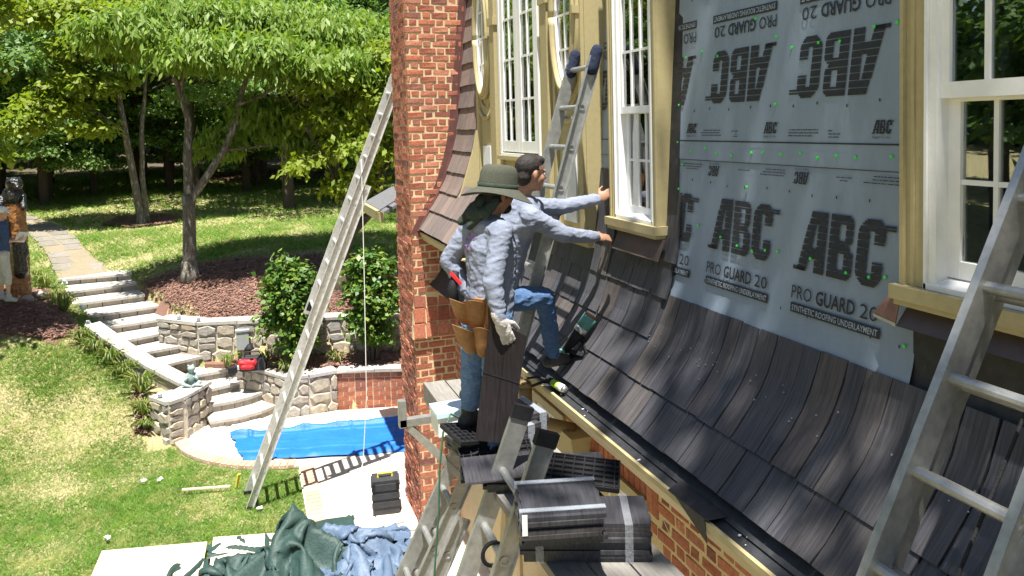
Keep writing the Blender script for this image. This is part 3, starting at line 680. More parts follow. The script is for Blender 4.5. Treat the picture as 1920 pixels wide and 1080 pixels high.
# far eave of the wing behind the chimney
MB().loft([[V(1.86,z0,3.80),V(2.3,z0,4.02),V(2.3,z0,4.06),V(1.86,z0,3.84)] for z0 in (10.7,12.4)]).build('roof', 'roofing', house)
MB().bnd((1.80,10.7,3.70),(1.86,12.4,3.83)).build('gutter', 'tan', house)
MB().bnd((2.95,CB+.0,-.1),(3.3,13.2,3.9)).build('wall', 'brickstuff', house)
# ---- downspout, conductor head
dsp = MB().tube([(2.035,5.60,2.99),(2.035,5.60,2.82),(2.04,5.595,2.765),(2.065,5.58,2.71),(2.105,5.555,2.68),(2.16,5.52,2.665),(2.28,5.43,2.645),(2.36,5.38,2.63)], .058, 12, True, .9).build('downspout', 'brownpipe', house, True)
MB().tube([(2.035,5.60,2.985),(2.035,5.60,2.955)], .066, 12).build('downspout_collar', 'brownpipe', house)
ch = MB().bnd((2.26,5.22,2.40),(WX-.004,5.48,2.60)).bnd((2.245,5.20,2.60),(WX-.0035,5.50,2.64)).bnd((2.30,5.27,2.32),(WX-.0045,5.43,2.40)).build('conductor_head', 'tan', house)
MB().tube([(2.36,5.23,2.37),(2.36,5.23,.1)], .045, 8).build('downspout', 'tan', house)
# ---- windows
def pane_grid(parent, x, ya, yb, za, zb, nc, nr, st, mt, curt=None, flip=False):
    """sash facing -X: rails/stiles st wide, muntins mt wide, panes as own objects."""
    mb = MB(); d = .035
    mb.bnd((x,ya,za),(x+d,ya+st,zb)); mb.bnd((x,yb-st,za),(x+d,yb,zb)); mb.bnd((x+.001,ya+st,za),(x+d-.001,yb-st,za+st*1.25)); mb.bnd((x+.001,ya+st,zb-st),(x+d-.001,yb-st,zb))
    sash = mb.build('sash', 'white', parent)
    Y = np.linspace(ya+st, yb-st, nc+1); Zz = np.linspace(za+st*1.25, zb-st, nr+1)
    for y in Y[1:-1]: MB().bnd((x+.004,y-mt/2,Zz[0]),(x+d-.004,y+mt/2,Zz[-1])).build('muntin', 'white', parent)
    for z in Zz[1:-1]: MB().bnd((x+.006,Y[0],z-mt/2),(x+d-.006,Y[-1],z+mt/2)).build('muntin', 'white', parent)
    for i in range(nc):
        for j in range(nr):
            MB().bnd((x+.015,Y[i]+.001,Zz[j]+.001),(x+.018,Y[i+1]-.001,Zz[j+1]-.001)).build('pane', 'glass', parent)
def room(parent, x, ya, yb, za, zb, dep=1.0):
    MB().add([(x,ya,za),(x,yb,za),(x,yb,zb),(x,ya,zb),(x+dep,ya-.2,za-.2),(x+dep,yb+.2,za-.2),(x+dep,yb+.2,zb+.2),(x+dep,ya-.2,zb+.2)], [(4,5,6,7),(0,1,5,4),(1,2,6,5),(2,3,7,6),(3,0,4,7)]).build('room_interior', 'room', parent, fix=False)
def curtain(parent, x, ya, yb, za, zb):
    n = max(6, int((yb-ya)/.012)); vs = []
    for i in range(n+1):
        y = ya+(yb-ya)*i/n; xx = x+.022*math.sin(y*95+math.sin(y*31))
        vs += [(xx,y,za),(xx*1.0+.004*math.sin(y*40),y,zb)]
    MB().add(vs, [(2*i,2*i+1,2*i+3,2*i+2) for i in range(n)]).build('curtain', 'curtain', parent, True)
# roof opening behind windows is cut by standing the window boxes proud of the slope
def dormer_window(ya, yb, z0, z1, x, label, zc_meet, nc, casing=.065):
    wn = thing('window', None, None, (x, (ya+yb)/2, z0)); wn.parent = house; wn.location = V(x,(ya+yb)/2,z0)-wloc(house); wn['label'] = label
    # casing: stepped tan boards, with cheeks running back to the slope
    mb = MB()
    for (a, b) in ((ya, ya+casing), (yb-casing, yb)):
        mb.bnd((x,a,z0),(x+.03,b,z1)); 
        lo, hi = (a, a+.018) if a == ya else (b-.018, b)
        mb.bnd((x-.018,lo,z0),(x-.001,hi,z1))
        md = (a+b)/2; mb.bnd((x-.009,md-.008,z0),(x-.001,md+.008,z1))
    mb.build('casing', 'tan', wn)
    for yy in (ya+.002, yb-.002):
        s_ = .012 if yy < (ya+yb)/2 else -.012
        pts = [(x+.031,yy,z0),(nearX(z0)+.03,yy,z0),(nearX(z1)+.03,yy,z1),(x+.031,yy,z1)]
        MB().prism(pts, (0,s_,0)).build('cheek', 'tan', wn)
    MB().bnd((x-.05,ya-.025,z0-.06),(x+.10,yb+.025,z0-.002)).bnd((x-.035,ya-.012,z0-.085),(x+.10,yb+.012,z0-.061)).build('sill', 'tan', wn)
    i0, i1 = ya+casing, yb-casing
    fw = .05
    mb = MB()
    for (a, b) in ((i0, i0+fw), (i1-fw, i1)):
        mb.bnd((x+.004,a,z0+.001),(x+.10,b,z1)); mb.bnd((x-.010,a+(.002 if a == i0 else fw-.014),z0+.001),(x+.003,a+(.014 if a == i0 else fw-.002),z1))
    mb.build('frame', 'white', wn)
    MB().add([(x-.01,i0,z0),(x-.01,i1,z0),(x+.10,i1,z0),(x+.10,i0,z0),(x-.01,i0,z0+.022),(x-.01,i1,z0+.022),(x+.10,i1,z0+.05),(x+.10,i0,z0+.05)],[(0,1,2,3),(4,5,6,7),(0,1,5,4),(2,3,7,6),(0,3,7,4),(1,2,6,5)]).build('sill_board', 'white', wn)
    return wn, i0+fw, i1-fw
wn, a, b = dormer_window(4.45, 5.125, 4.31, 7.2, 2.58, 'narrow dormer window with tan casing that the bareheaded worker reaches for', 5.09, 2)
pane_grid(wn, 2.605, a-.012, b+.012, 5.06, 6.3, 3, 3, .04, .018)
pane_grid(wn, 2.645, a, b, 4.345, 5.10, 3, 2, .045, .018)
curtain(wn, 2.74, a+.22, b, 4.36, 6.3); room(wn, 2.69, a, b, 4.34, 6.3)
pw, a, b = dormer_window(1.45, 2.47, 4.30, 7.2, 2.58, 'large double-hung window with tan casing behind the nearest ladder', 5.09, 3, .11)
pane_grid(pw, 2.605, a-.012, b+.012, 5.06, 6.35, 4, 3, .05, .02)
pane_grid(pw, 2.645, a, b, 4.35, 5.10, 4, 2, .055, .02)
curtain(pw, 2.76, b-.17, b, 4.36, 6.3); room(pw, 2.69, a, b, 4.35, 6.3)
# copper pan flashings under the dormers
def pan(y0, y1, zt, zb, x0, x1, name='flashing', m='copper'):
    MB().prism([(x0,y0,zt),(x1,y0,zb),(x1-.006,y0,zb-.006),(x0+.004,y0,zt-.008)], (0,y1-y0,0)).build(name, m, house)
pan(4.40, 5.06, 4.225, 4.09, 2.60, 2.545, m='darkflash')
pan(1.3, 2.47, 4.215, 4.13, 2.62, 2.55, m='darkflash')
MB().prism([(2.535,2.575,4.155),(2.55,2.472,4.135),(2.585,2.475,4.27),(2.60,2.515,4.285)], (-.004,0,.004)).build('flashing', 'copper', house)
MB().prism([(2.533,2.575,4.155),(2.548,2.47,4.135),(2.548,2.47,4.120),(2.533,2.575,4.143)], (-.005,0,0)).build('flashing', 'alu', house)
MB().bnd((2.63,1.3,3.86),(2.66,2.46,4.2)).build('membrane_patch', 'membrane', house)
# lower wall windows (mostly hidden)
for (ya, yb, za, zb) in wins[:2]:
    lw = thing('window', None, None, (WX,(ya+yb)/2,za)); lw.parent = house; lw.location = V(WX,(ya+yb)/2,za)-wloc(house)
    lw['label'] = 'cream framed ground floor window under the eave'
    mb = MB(); mb.bnd((WX-.03,ya-.06,za),(WX+.02,ya+.02,zb)).bnd((WX-.03,yb-.02,za),(WX+.02,yb+.06,zb)).bnd((WX-.035,ya-.06,zb),(WX+.02,yb+.06,zb+.075)); mb.build('casing', 'tan', lw)
    MB().bnd((WX+.03,ya,za),(WX+.04,yb,zb)).build('backing', 'room', lw)
    pane_grid(lw, WX-.012, ya+.02, yb-.02, za, zb, 4, 3, .04, .02)
MB().bnd((WX-.03,6.86,.1),(WX+.03,6.98,2.55)).bnd((WX-.03,7.3,.1),(WX+.03,7.42,2.55)).build('door_casing', 'post', house)
# ---- bay wall with french window and two oval windows
BX = 2.52
bay = MB().bnd((BX+.03,5.48,4.02),(3.0,8.30,8)).build('bay_wall', 'tan', house)
bay['label'] = 'tan panelled bay with a french window between two oval windows'
MB().prism([(2.18,8.25,4.03),(2.30,8.25,4.26),(2.455,8.25,4.735),(2.50,8.25,4.95),(2.56,8.25,4.95),(2.56,8.25,4.03)], (0,.036,0)).build('corner_board', 'tan', bay)
def pil(ya, yb, x=BX, z0=4.1, z1=8):
    MB().bnd((x,ya,z0),(BX+.029,yb,z1)).build('pilaster', 'tan', bay)
pil(8.22,8.30); pil(7.74,7.80); pil(7.52,7.66,BX-.035); pil(7.44,7.50)
pil(6.30,6.35); pil(6.10,6.24,BX-.035); pil(6.02,6.07); pil(5.49,5.56)
MB().bnd((BX-.02,5.47,4.06),(BX+.035,8.31,4.13)).build('base_moulding', 'tan', bay)
for (ya, yb) in ((7.50,7.68),(6.08,6.26)):
    MB().bnd((BX-.05,ya,6.02),(BX+.02,yb,6.10)).build('pilaster_block', 'tan', bay)
fw_ = thing('window', None, None, (BX,6.88,4.7)); fw_.parent = house; fw_.location = V(BX,6.88,4.7)-wloc(house); fw_['label'] = 'tall white french window in the tan bay'
MB().bnd((BX-.02,7.39,4.72),(BX+.029,7.44,8)).bnd((BX-.02,6.35,4.72),(BX+.029,6.38,8)).build('frame', 'white', fw_)
MB().bnd((BX-.05,6.33,4.66),(BX+.029,7.46,4.70)).build('sill', 'tan', fw_)
MB().bnd((BX-.03,6.38,4.702),(BX+.02,7.40,4.725)).build('sill_board', 'white', fw_)
pane_grid(fw_, BX-.015, 6.89, 7.385, 4.74, 6.9, 2, 5, .085, .022); pane_grid(fw_, BX-.015, 6.385, 6.885, 4.74, 6.9, 2, 5, .085, .022)
MB().bnd((BX+.026,6.4,4.8),(BX+.0295,7.38,6.9)).build('room_interior', 'room', fw_)
curtain(fw_, BX+.018, 7.24, 7.36, 4.86, 6.9); curtain(fw_, BX+.018, 6.72, 6.86, 4.86, 6.9)
def oval(yc, zc, ry, rz, label):
    ov = thing('window', None, None, (BX,yc,zc)); ov.parent = house; ov.location = V(BX,yc,zc)-wloc(house); ov['label'] = label
    def ring(r0, r1, x0, x1, name, m, a0=0, a1=360, n=56):
        rings = []
        for i in range(n+1):
            a = math.radians(a0+(a1-a0)*i/n); c, s_ = math.cos(a), math.sin(a)
            rings.append([V(x0,yc+(ry+r0)*c,zc+(rz+r0)*s_), V(x0,yc+(ry+r1)*c,zc+(rz+r1)*s_), V(x1,yc+(ry+r1)*c,zc+(rz+r1)*s_), V(x1,yc+(ry+r0)*c,zc+(rz+r0)*s_)])
        MB().loft(rings).build(name, m, ov, True)
    ring(-.045,.0,BX-.012,BX+.028,'sash','white'); ring(.001,.045,BX-.045,BX+.029,'ring_moulding','tan'); ring(.046,.075,BX-.025,BX+.029,'ring_moulding','tan')
    ring(.15,.165,BX+.012,BX+.029,'apron_moulding','tan',228,312); ring(.26,.30,BX+.004,BX+.029,'apron_moulding','tan',236,304)
    MB().bnd((BX-.004,yc-.009,zc-rz+.03),(BX+.02,yc+.009,zc+rz-.03)).build('muntin','white',ov)
    for dz in (-.28,.0,.28): MB().bnd((BX-.003,yc-ry+.02,zc+dz-.009),(BX+.019,yc+ry-.02,zc+dz+.009)).build('muntin','white',ov)
    n = 40; P = [(BX+.006, yc+(ry-.02)*math.cos(2*math.pi*i/n), zc+(rz-.02)*math.sin(2*math.pi*i/n)) for i in range(n)]
    MB().prism(P, (.003,0,0)).build('pane','glass',ov)
    MB().prism([(BX+.0275,p[1],p[2]) for p in P], (.002,0,0)).build('room_interior','room',ov)
    MB().bnd((BX-.06,yc-ry-.085,zc-.03),(BX+.02,yc-ry-.05,zc+.03)).build('key_block','tan',ov)
    MB().bnd((BX+.012,yc-.13,4.2),(BX+.0285,yc+.12,4.78)).build('lower_panel','panelwhite',ov)
oval(5.79, 5.88, .20, .58, 'white oval window in the tan bay nearest the leaning ladder'); oval(8.01, 5.94, .20, .58, 'white oval window in the tan bay beside the chimney')
# ---- synthetic underlayment on the slope, with its print
sheet = thing('underlayment', None, None, (2.7,3.5,4.4)); sheet.parent = house; sheet.location = V(2.7,3.5,4.4)-wloc(house); sheet['label'] = 'grey printed roofing underlayment stapled to the bare slope'
def sheetmesh(y0, y1, z0, z1, off, name, sx=40):
    ny_, nz_ = 60, 40; vs = []
    for j in range(nz_+1):
        z = z0+(z1-z0)*j/nz_
        for i in range(ny_+1):
            y = y0+(y1-y0)*i/ny_; wr = .0016*mnoise.noise(V(y*7, z*2.2, off*9))+.0010*mnoise.noise(V(y*22, z*6, 3))
            vs.append((nearX(z)-off+wr, y, z))
    fs = [(j*(ny_+1)+i, j*(ny_+1)+i+1, (j+1)*(ny_+1)+i+1, (j+1)*(ny_+1)+i) for j in range(nz_) for i in range(ny_)]
    return MB().add(vs, fs).build(name, 'paper', sheet, True)
sheetmesh(2.455, 4.42, 3.80, 4.90, .006, 'sheet'); sheetmesh(2.47, 4.40, 4.755, 6.9, .011, 'sheet')
sheetmesh(5.15, 5.50, 3.9, 4.90, .006, 'sheet'); sheetmesh(5.15, 5.50, 4.755, 6.9, .011, 'sheet')
MB().prism([(nearX(4.0)-.004,4.33,4.0),(nearX(4.0)-.004,4.46,4.0),(nearX(6.9)-.004,4.46,6.9),(nearX(6.9)-.004,4.37,6.9)], (-.012,0,0)).build('membrane_strip', 'membrane', sheet)
YA, YB = 2.475, 4.395
def onsheet(u, zz, off=.016): return V(nearX(zz)-off, u, zz)
def letters_abc(h, wtot, nb=9):
    """striped slanted ABC as rows of quads in (u to the right, v up)."""
    Q = []
    def rows(y): 
        out = []
        sh = .30*y
        # A
        l = .30*y; 
        if y < .07: out.append((-.10, .24))
        A0 = l*.95; 
        if y < .24: out += [(A0, A0+.25), (.47, .74)]
        elif y < .40: out.append((A0, .74))
        elif y < .80:
            a = A0+.25-.05*(y-.4)
            if a < .49: out += [(A0, a), (.50, .74)]
            else: out.append((A0, .74))
        else: out.append((A0+.02, .74))
        # B
        def rnd(y, lo, hi, r):
            t = min(abs(y-lo), abs(hi-y)); return -r*(1-min(1, t/.12))**2
        if y > .5: rr = 1.40+rnd(y,.5,1,.14)
        else: rr = 1.44+rnd(y,0,.5,.14)
        hole = (.15 < y < .40) or (.60 < y < .84)
        out += [(.82, 1.06), (1.22, rr)] if hole else [(.82, rr)]
        # C
        o = 1.52+.22*(max(0, abs(y-.5)-.28)/.22)**2; i = 2.14-.16*(max(0, abs(y-.5)-.30)/.20)**2
        if .17 < y < .83:
            out.append((o, o+.26))
            if y < .36 or y > .62: out.append((1.90, i))
        else: out.append((o, i))
        if .84 < y < .93: out.append((2.1, 2.36))
        return [(a+sh*.35, b+sh*.35) for a, b in out]
    sc = wtot/2.36; bh = 1/nb
    for k in range(nb):
        y0 = k*bh+.008; y1 = (k+1)*bh-.008
        sub = 3
        for q in range(sub):
            a = y0+(y1-y0)*q/sub; b = y0+(y1-y0)*(q+1)/sub; mid = (a+b)/2
            for (xa, xb) in rows(mid): Q.append((xa*sc, xb*sc, a*h, b*h))
    return Q
def put_quads(Q, y_left, z_base, flip, name, m='ink', off=.016, parent=sheet):
    mb = MB()
    for (xa, xb, a, b) in Q:
        if flip: ua, ub, za, zb = y_left+xa, y_left+xb, z_base-a, z_base-b
        else: ua, ub, za, zb = y_left-xa, y_left-xb, z_base+a, z_base+b
        lo, hi = (YA, YB) if y_left < 4.9 or (min(ua,ub) < YB) else (5.16, 5.5)
        ua, ub = min(max(ua,lo),hi), min(max(ub,lo),hi)
        if abs(ua-ub) < .001: continue
        mb.add([onsheet(ua,za,off), onsheet(ub,za,off), onsheet(ub,zb,off), onsheet(ua,zb,off)], [(0,1,2,3)])
    if mb.v: mb.build(name, m, parent, fix=False)
TX = {}
def text_mesh(body, offset=0):
    if (body, offset) in TX: return TX[(body, offset)]
    cu = bpy.data.curves.new('txt', 'FONT'); cu.body = body; cu.size = 1; cu.offset = offset; cu.resolution_u = 2
    me = evalmesh(cu, [], 'print'); v = np.array([p.co[:2] for p in me.vertices]); f = [tuple(p.vertices) for p in me.polygons]
    v[:,0] -= v[:,0].min(); v[:,1] -= 0; wd = v[:,0].max()
    TX[(body, offset)] = (v, f, wd); return TX[(body, offset)]
def put_text(body, y_left, z_base, width, height, flip, m='ink', offset=0, off=.017):
    v, f, wd = text_mesh(body, offset); mb = MB(); vs = []
    lo, hi = (YA, YB) if y_left < 4.9 else (5.16, 5.5)
    sg = 1 if flip else -1; hh = .72
    cmax = 0
    for x, y in v:
        u = y_left+sg*x/wd*width; zz = z_base-sg*y/hh*height
        vs.append((u, zz))
    keep = [q for q in f if all(lo <= vs[i][0] <= hi for i in q)]
    if not keep: return
    mb.add([onsheet(u, zz, off) for u, zz in vs], keep); mb.build('print', m, sheet, fix=False)
QL = letters_abc(.31, .60); QS = letters_abc(.062, .115, 5)
def rect(ya, yb, za, zb): return [(0, ya-yb, 0, zb-za)]
def block(y_left, flip, base):
    """one repeat of the big print; base = z of the letters' foot; grows up or, flipped, down."""
    sg = -1 if flip else 1
    def yl(d): return y_left-d*sg
    put_quads(QL, yl(.02), base, flip, 'printed_logo')
    put_text('PRO', yl(0), base-sg*.145, .145, .068, flip)
    put_text('GUARD', yl(.175), base-sg*.145, .255, .068, flip, offset=.022)
    put_text('20', yl(.46), base-sg*.145, .105, .068, flip)
    yb_ = base-sg*.215
    put_quads([(0,.585,0,.048)], yl(0), yb_, flip, 'printed_bar')
    put_text('SYNTHETIC ROOFING UNDERLAYMENT', yl(.012), yb_+sg*.009, .56, .030, flip, m='inklight', offset=.008, off=.0175)
for k in range(4): block(3.22+.763*k, False, 4.229)
for k in range(4): block(2.66+.763*k, True, 5.405)
def fine(y_left, zb, flip, n, wd):
    sg = -1 if flip else 1
    for i in range(n):
        a = random.uniform(0,.05); x = a; z = zb-sg*i*.015; q = []
        while x < wd-random.uniform(0,.1):
            l = random.uniform(.008,.035); q.append((x, x+l, 0, .0042)); x += l+.004
        put_quads(q, y_left-sg*0, z, flip, 'fine_print')
for k in range(-1, 4):
    put_quads(QS, 2.735+.763*k, 4.918, False, 'printed_logo'); put_text('Supply Co. Inc.', 2.735+.763*k, 4.898, .105, .012, False)
    put_quads(QS, 2.37+.763*k, 4.725, True, 'printed_logo'); put_text('Supply Co. Inc.', 2.37+.763*k, 4.742, .105, .011, True)
    fine(2.735+.763*k-.16, 4.935, False, 3, .28); fine(2.735+.763*k-.47, 4.93, False, 3, .12)
    fine(2.37+.763*k+.17, 4.70, True, 3, .25); fine(2.37+.763*k+.47, 4.70, True, 2, .12)
for (ya, yb) in ((YA, YB), (5.16, 5.5)):
    put_quads([(0,yb-ya,0,.007)], yb, 4.868, False, 'seam_line'); put_quads([(0,yb-ya,0,.003)], yb, 4.7515, False, 'seam_line')
for (u, zz) in [(2.748,5.397),(2.956,5.356),(3.10,5.364),(3.41,5.074),(3.949,5.377),(4.119,5.419),(2.62,5.40),(3.30,5.36),(3.42,5.43),(4.3,5.40),(4.36,5.1),(4.36,4.86),(4.36,4.78),(4.2,4.81),(4.05,4.83),(3.93,4.80),(3.78,4.79),(3.6,4.81),(3.5,4.815),(3.35,4.81),(3.2,4.82),(3.08,4.80),(2.95,4.815),(2.83,4.81),(2.62,4.82),(4.3,4.72),(3.63,4.62),(4.1,4.35),(3.86,4.31),(3.7,4.28),(3.56,4.27),(3.45,4.29),(3.35,4.30),(3.1,4.30),(2.86,4.27),(2.72,4.275),(2.63,4.29),(2.53,4.21),(4.34,4.56),(2.5,4.02),(3.6,5.55),(2.55,5.44)]:
    MB().tube([onsheet(u,zz,.012), onsheet(u,zz,.0195)], .0078, 10).build('cap_nail', 'nailcap', sheet)
mk = MB()
for zz in (4.02,4.62,5.06,5.75):
    u = YA+.05
    while u < YB: mk.box(onsheet(u, zz+random.uniform(-.01,.01), .0165), (.001,.007,.014)); u += .19+random.uniform(-.03,.03)
tag(mk.build('staple_marks', 'ink', sheet), kind='stuff')
# ================================================================== LADDERS
def ladder(label, foot, top, wdir, width, secs, mats='alu', caps=None, group='aluminium ladders around the house', rail=.075, extra=None):
    """secs: list of (s0, s1, n_offset, first_rung) sections along the ladder."""
    foot, top = V(foot), V(top); a = (top-foot).normalized(); wv = V(wdir); wv = (wv-a*wv.dot(a)).normalized(); n = wv.cross(a).normalized()
    if n.x > 0: n = -n      # n points out from the house
    t = thing('extension_ladder' if len(secs) > 1 else 'ladder', label, 'ladder', foot, group)
    for si, (s0, s1, off, fr) in enumerate(secs):
        hw = width/2 - (.022 if si else 0)
        for sd in (-1, 1):
            web = foot+n*off+wv*(sd*hw)
            prof = [(-rail/2,0),(rail/2,0),(rail/2,.030),(rail/2-.006,.030),(rail/2-.006,.005),(-rail/2+.006,.005),(-rail/2+.006,.030),(-rail/2,.030)]
            ring = lambda s: [web+a*s+n*p+wv*(sd*q) for p, q in prof]
            MB().loft([ring(s0), ring(s1)]).build('rail', mats, t)
        s = fr
        while s < s1-.05:
            p = foot+a*s+n*off; mb = MB(); k = 12; r0, r1 = .022, .0185; rings = []
            e = hw+.012
            def circ(r, d): return [p+wv*d+n*(r*math.cos(2*math.pi*i/k))+a*(max(-.7*r, r*math.sin(2*math.pi*i/k)) if True else 0) for i in range(k)]
            rings = [circ(r1,-e+.03), circ(r1,-e), circ(r0+.006,-e), circ(r0+.006,-e+.008), circ(r0,-e+.010), circ(r0,e-.010), circ(r0+.006,e-.008), circ(r0+.006,e), circ(r1,e), circ(r1,e-.03)]
            mb.loft(rings); rg = mb.build('rung', mats, t)
            s += .305
        if extra == 'locks' and si:
            for sd in (-1,1):
                c = foot+n*(off+.0)+wv*(sd*(hw-.03))+a*(s0+.12)
                MB().beam(c-a*.06, c+a*.06, .02, .07, n).build('rung_lock', 'blackpl', t)
    if caps:
        for sd in (-1,1):
            s1 = max(q[1] for q in secs); off = [q for q in secs if q[1] == s1][0][2]
            c = foot+n*off+wv*(sd*(width/2+.012 - (.022 if len(secs) > 1 else 0)))+a*s1
            if caps == 'black': MB().beam(c-a*.03, c+a*.045, .04, rail+.012, n).build('end_cap', 'blackpl', t)
            else:
                mb = MB().cap(c-a*.09, c+a*.05, .047, .045, .85, n); blob('padded_mitt', mb, 'bluemitt', t, .008, 3, .003, 30)
                o = t.children[-1] if t.children else None
    for sd in (-1,1):
        s0 = secs[0][0]; c = foot+n*secs[0][2]+wv*(sd*width/2)+a*s0
        MB().box(c+V(0,0,.02), (.10,.05,.035)).build('foot', 'blackpl', t)
    return t, a, wv, n
# blob() children of a thing are built in world space; shift them back under the parent
def fixblob(o):
    if o.parent: o.location = -wloc(o.parent)
    return o
_blob = blob
def blob(name, mb, m, parent=None, *a_, **k_):
    o = _blob(name, mb, m, parent, *a_, **k_)
    return o
ladder('tall aluminium extension ladder standing on the lawn and leaning left of the chimney', (-.09,10.86,0), (2.42,10.35,6.4), (-.06,1,0), .42, [(0,4.6,0,.25),(2.62,6.6,.085,2.80)], extra='locks', rail=.095, mats='alusunlit')
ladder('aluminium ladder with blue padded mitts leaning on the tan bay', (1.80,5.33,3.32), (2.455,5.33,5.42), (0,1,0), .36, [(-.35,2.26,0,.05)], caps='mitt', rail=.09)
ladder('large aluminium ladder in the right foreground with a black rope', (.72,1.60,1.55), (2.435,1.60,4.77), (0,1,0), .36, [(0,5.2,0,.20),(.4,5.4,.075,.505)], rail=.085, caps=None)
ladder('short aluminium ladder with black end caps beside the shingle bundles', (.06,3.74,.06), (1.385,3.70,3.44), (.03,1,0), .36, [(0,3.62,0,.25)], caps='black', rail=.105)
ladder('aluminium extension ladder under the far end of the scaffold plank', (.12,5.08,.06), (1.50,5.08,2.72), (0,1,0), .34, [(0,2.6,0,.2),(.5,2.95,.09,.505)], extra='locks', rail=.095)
# ------------------------------------------------------------------ scaffold plank on ladder jacks
pk = thing('scaffold_plank', 'long grey timber scaffold plank beside the eave under both workers', 'plank', (1.5,4.9,3.0))
for i, (x0, x1) in enumerate(((1.30,1.445),(1.455,1.60),(1.61,1.75))):
    MB().bnd((x0,3.98+i*.01,2.965),(x1,5.85-i*.02,3.005)).build('board', 'wood', pk)
MB().bnd((1.27,4.0,2.88),(1.298,5.82,3.02)).build('edge_rail', 'wood', pk); MB().bnd((1.752,4.0,2.88),(1.78,5.8,2.99)).build('edge_rail', 'wood', pk)
for y in (4.3,4.8,5.6): MB().bnd((1.30,y-.03,2.90),(1.75,y+.03,2.964)).build('cross_bar', 'alu', pk)
pn = thing('scaffold_plank', 'near grey timber plank under the film-wrapped shingle stack', 'plank', (1.42,3.2,2.96))
for i, (x0, x1) in enumerate(((1.22,1.385),(1.395,1.56),(1.57,1.74))):
    MB().bnd((x0,2.55+i*.03,2.985),(x1,3.96-i*.02,3.03)).build('board', 'wood', pn)
for y in (2.8,3.5): MB().bnd((1.22,y-.03,2.93),(1.74,y+.03,2.984)).build('cross_bar', 'post', pn)
jk = thing('ladder_jack', 'aluminium ladder jack bracket sticking out beside the chimney', 'bracket', (1.0,5.25,2.9))
MB().beam((.98,5.30,2.93),(1.72,5.30,2.93),.06,.05).build('arm', 'alu', jk); MB().beam((1.0,5.30,2.90),(1.0,5.30,3.09),.05,.06,(0,1,0)).build('upright', 'alu', jk)
MB().beam((1.04,5.30,2.90),(1.44,5.22,2.45),.045,.045).build('brace', 'alu', jk)
# plywood guard standing against the wall below
pp_ = MB().prism([(1.92,5.9,.1),(1.92,6.22,.1),(1.95,6.22,2.62),(1.95,5.9,2.62)], (.02,0,0)).build('plywood_board', 'post'); tag(pp_, 'narrow tan board standing upright behind the short ladder', 'board')
# ================================================================== SHINGLE BUNDLES
def bundle(label, c, rz, n, L=.60, W=.30, t=.019, spread=.012, bands=True, tilt=0, grp='shingle bundles on the scaffold plank', taper=0):
    c = V(c); o = thing('shingle_bundle', label, 'shingle bundle', c, grp); o.rotation_euler = (tilt, 0, rz)
    for i in range(n):
        dx = random.uniform(-spread,spread); dy = random.uniform(-spread,spread)
        mb = MB(); w0 = W*random.uniform(.96,1.0)
        # shingle with thick butt and moulded, uneven edge
        m_ = 7; rings = []
        for k in range(m_+1):
            y = -w0/2+w0*k/m_; l = L/2+random.uniform(-.006,.006)
            bow = taper*(1-(2*k/m_-1)**2)
            rings.append([V(-l,y,0+bow), V(l,y,0+bow), V(l,y,t*.92+bow), V(-l,y,t*.92+bow)])
        mb.loft(rings); me = mb.mesh('shingle', 'slateflat')
        ob = bpy.data.objects.new('shingle', me); COL.objects.link(ob); ob.parent = o; ob.location = (dx, dy, i*t)
    h = n*t
    if bands:
        for xb in (-L*.36, L*.36):
            mb = MB(); e = .004; w1 = W/2+spread+e; z1 = h+taper+e
            path = [(-w1,-.002),(-w1,z1),(w1,z1),(w1,-.002)]; rings = []
            for y, z in path: rings.append([V(xb-.025,y,z), V(xb+.025,y,z), V(xb+.025,y*1.004,z+.0015), V(xb-.025,y*1.004,z+.0015)])
            mb.loft(rings); me = mb.mesh('strap', 'band'); ob = bpy.data.objects.new('strap', me); COL.objects.link(ob); ob.parent = o
    return o
bA = bundle('lower shingle bundle of the nearest stack, wrapped in clear film', (1.44,3.20,3.033), math.radians(-22), 9, .58, .27, bands=False)
bundle('upper strapped shingle bundle lying on top of the nearest stack', (1.27,3.10,3.033+9*.019+.004), math.radians(-15), 7, .35, .32, bands=False, taper=.012)
o = bpy.data.objects[[q.name for q in bpy.data.objects if q.name.startswith('shingle_bundle')][-1]]
for yb in (-.13,.13):
    me = MB().prism([(-.185,yb-.015,.012),(-.185,yb+.015,.012),(-.185,yb+.015,.15),(-.185,yb-.015,.15)],(.003,0,0)).prism([(-.186,yb-.015,.15),(-.186,yb+.015,.15),(.186,yb+.015,.15),(.186,yb-.015,.15)],(0,0,.003)).mesh('strap','band')
    q = bpy.data.objects.new('strap', me); COL.objects.link(q); q.parent = o
me = MB().prism([(-.178,-.165,.06),(-.155,-.165,.06),(-.155,-.165,.15),(-.178,-.165,.15)],(0,-.003,0)).mesh('paper_tag','white'); q = bpy.data.objects.new('paper_tag', me); COL.objects.link(q); q.parent = o
for xb in (-.21, .19):
    w1 = .15; z1 = .178; rings = []
    for y, z in [(-w1,0),(-w1,z1),(w1,z1),(w1,0)]: rings.append([V(xb-.018,y,z), V(xb+.018,y,z), V(xb+.018,y*1.004,z+.002), V(xb-.018,y*1.004,z+.002)])
    me = MB().loft(rings).mesh('film_wrap', 'film'); q = bpy.data.objects.new('film_wrap', me); COL.objects.link(q); q.parent = bA
bundle('shingle bundle under the hatted worker beside his boots', (1.42,4.52,3.006), math.radians(12), 7, .50, .30)
bundle('flat stack of loose shingles behind the short ladder', (1.52,3.90,3.033), math.radians(-20), 4, .62, .34, spread=.03, bands=False)
bundle('film wrapped shingle bundle at the gutter end of the plank', (1.60,4.62,3.006), math.radians(6), 9, .34, .30)
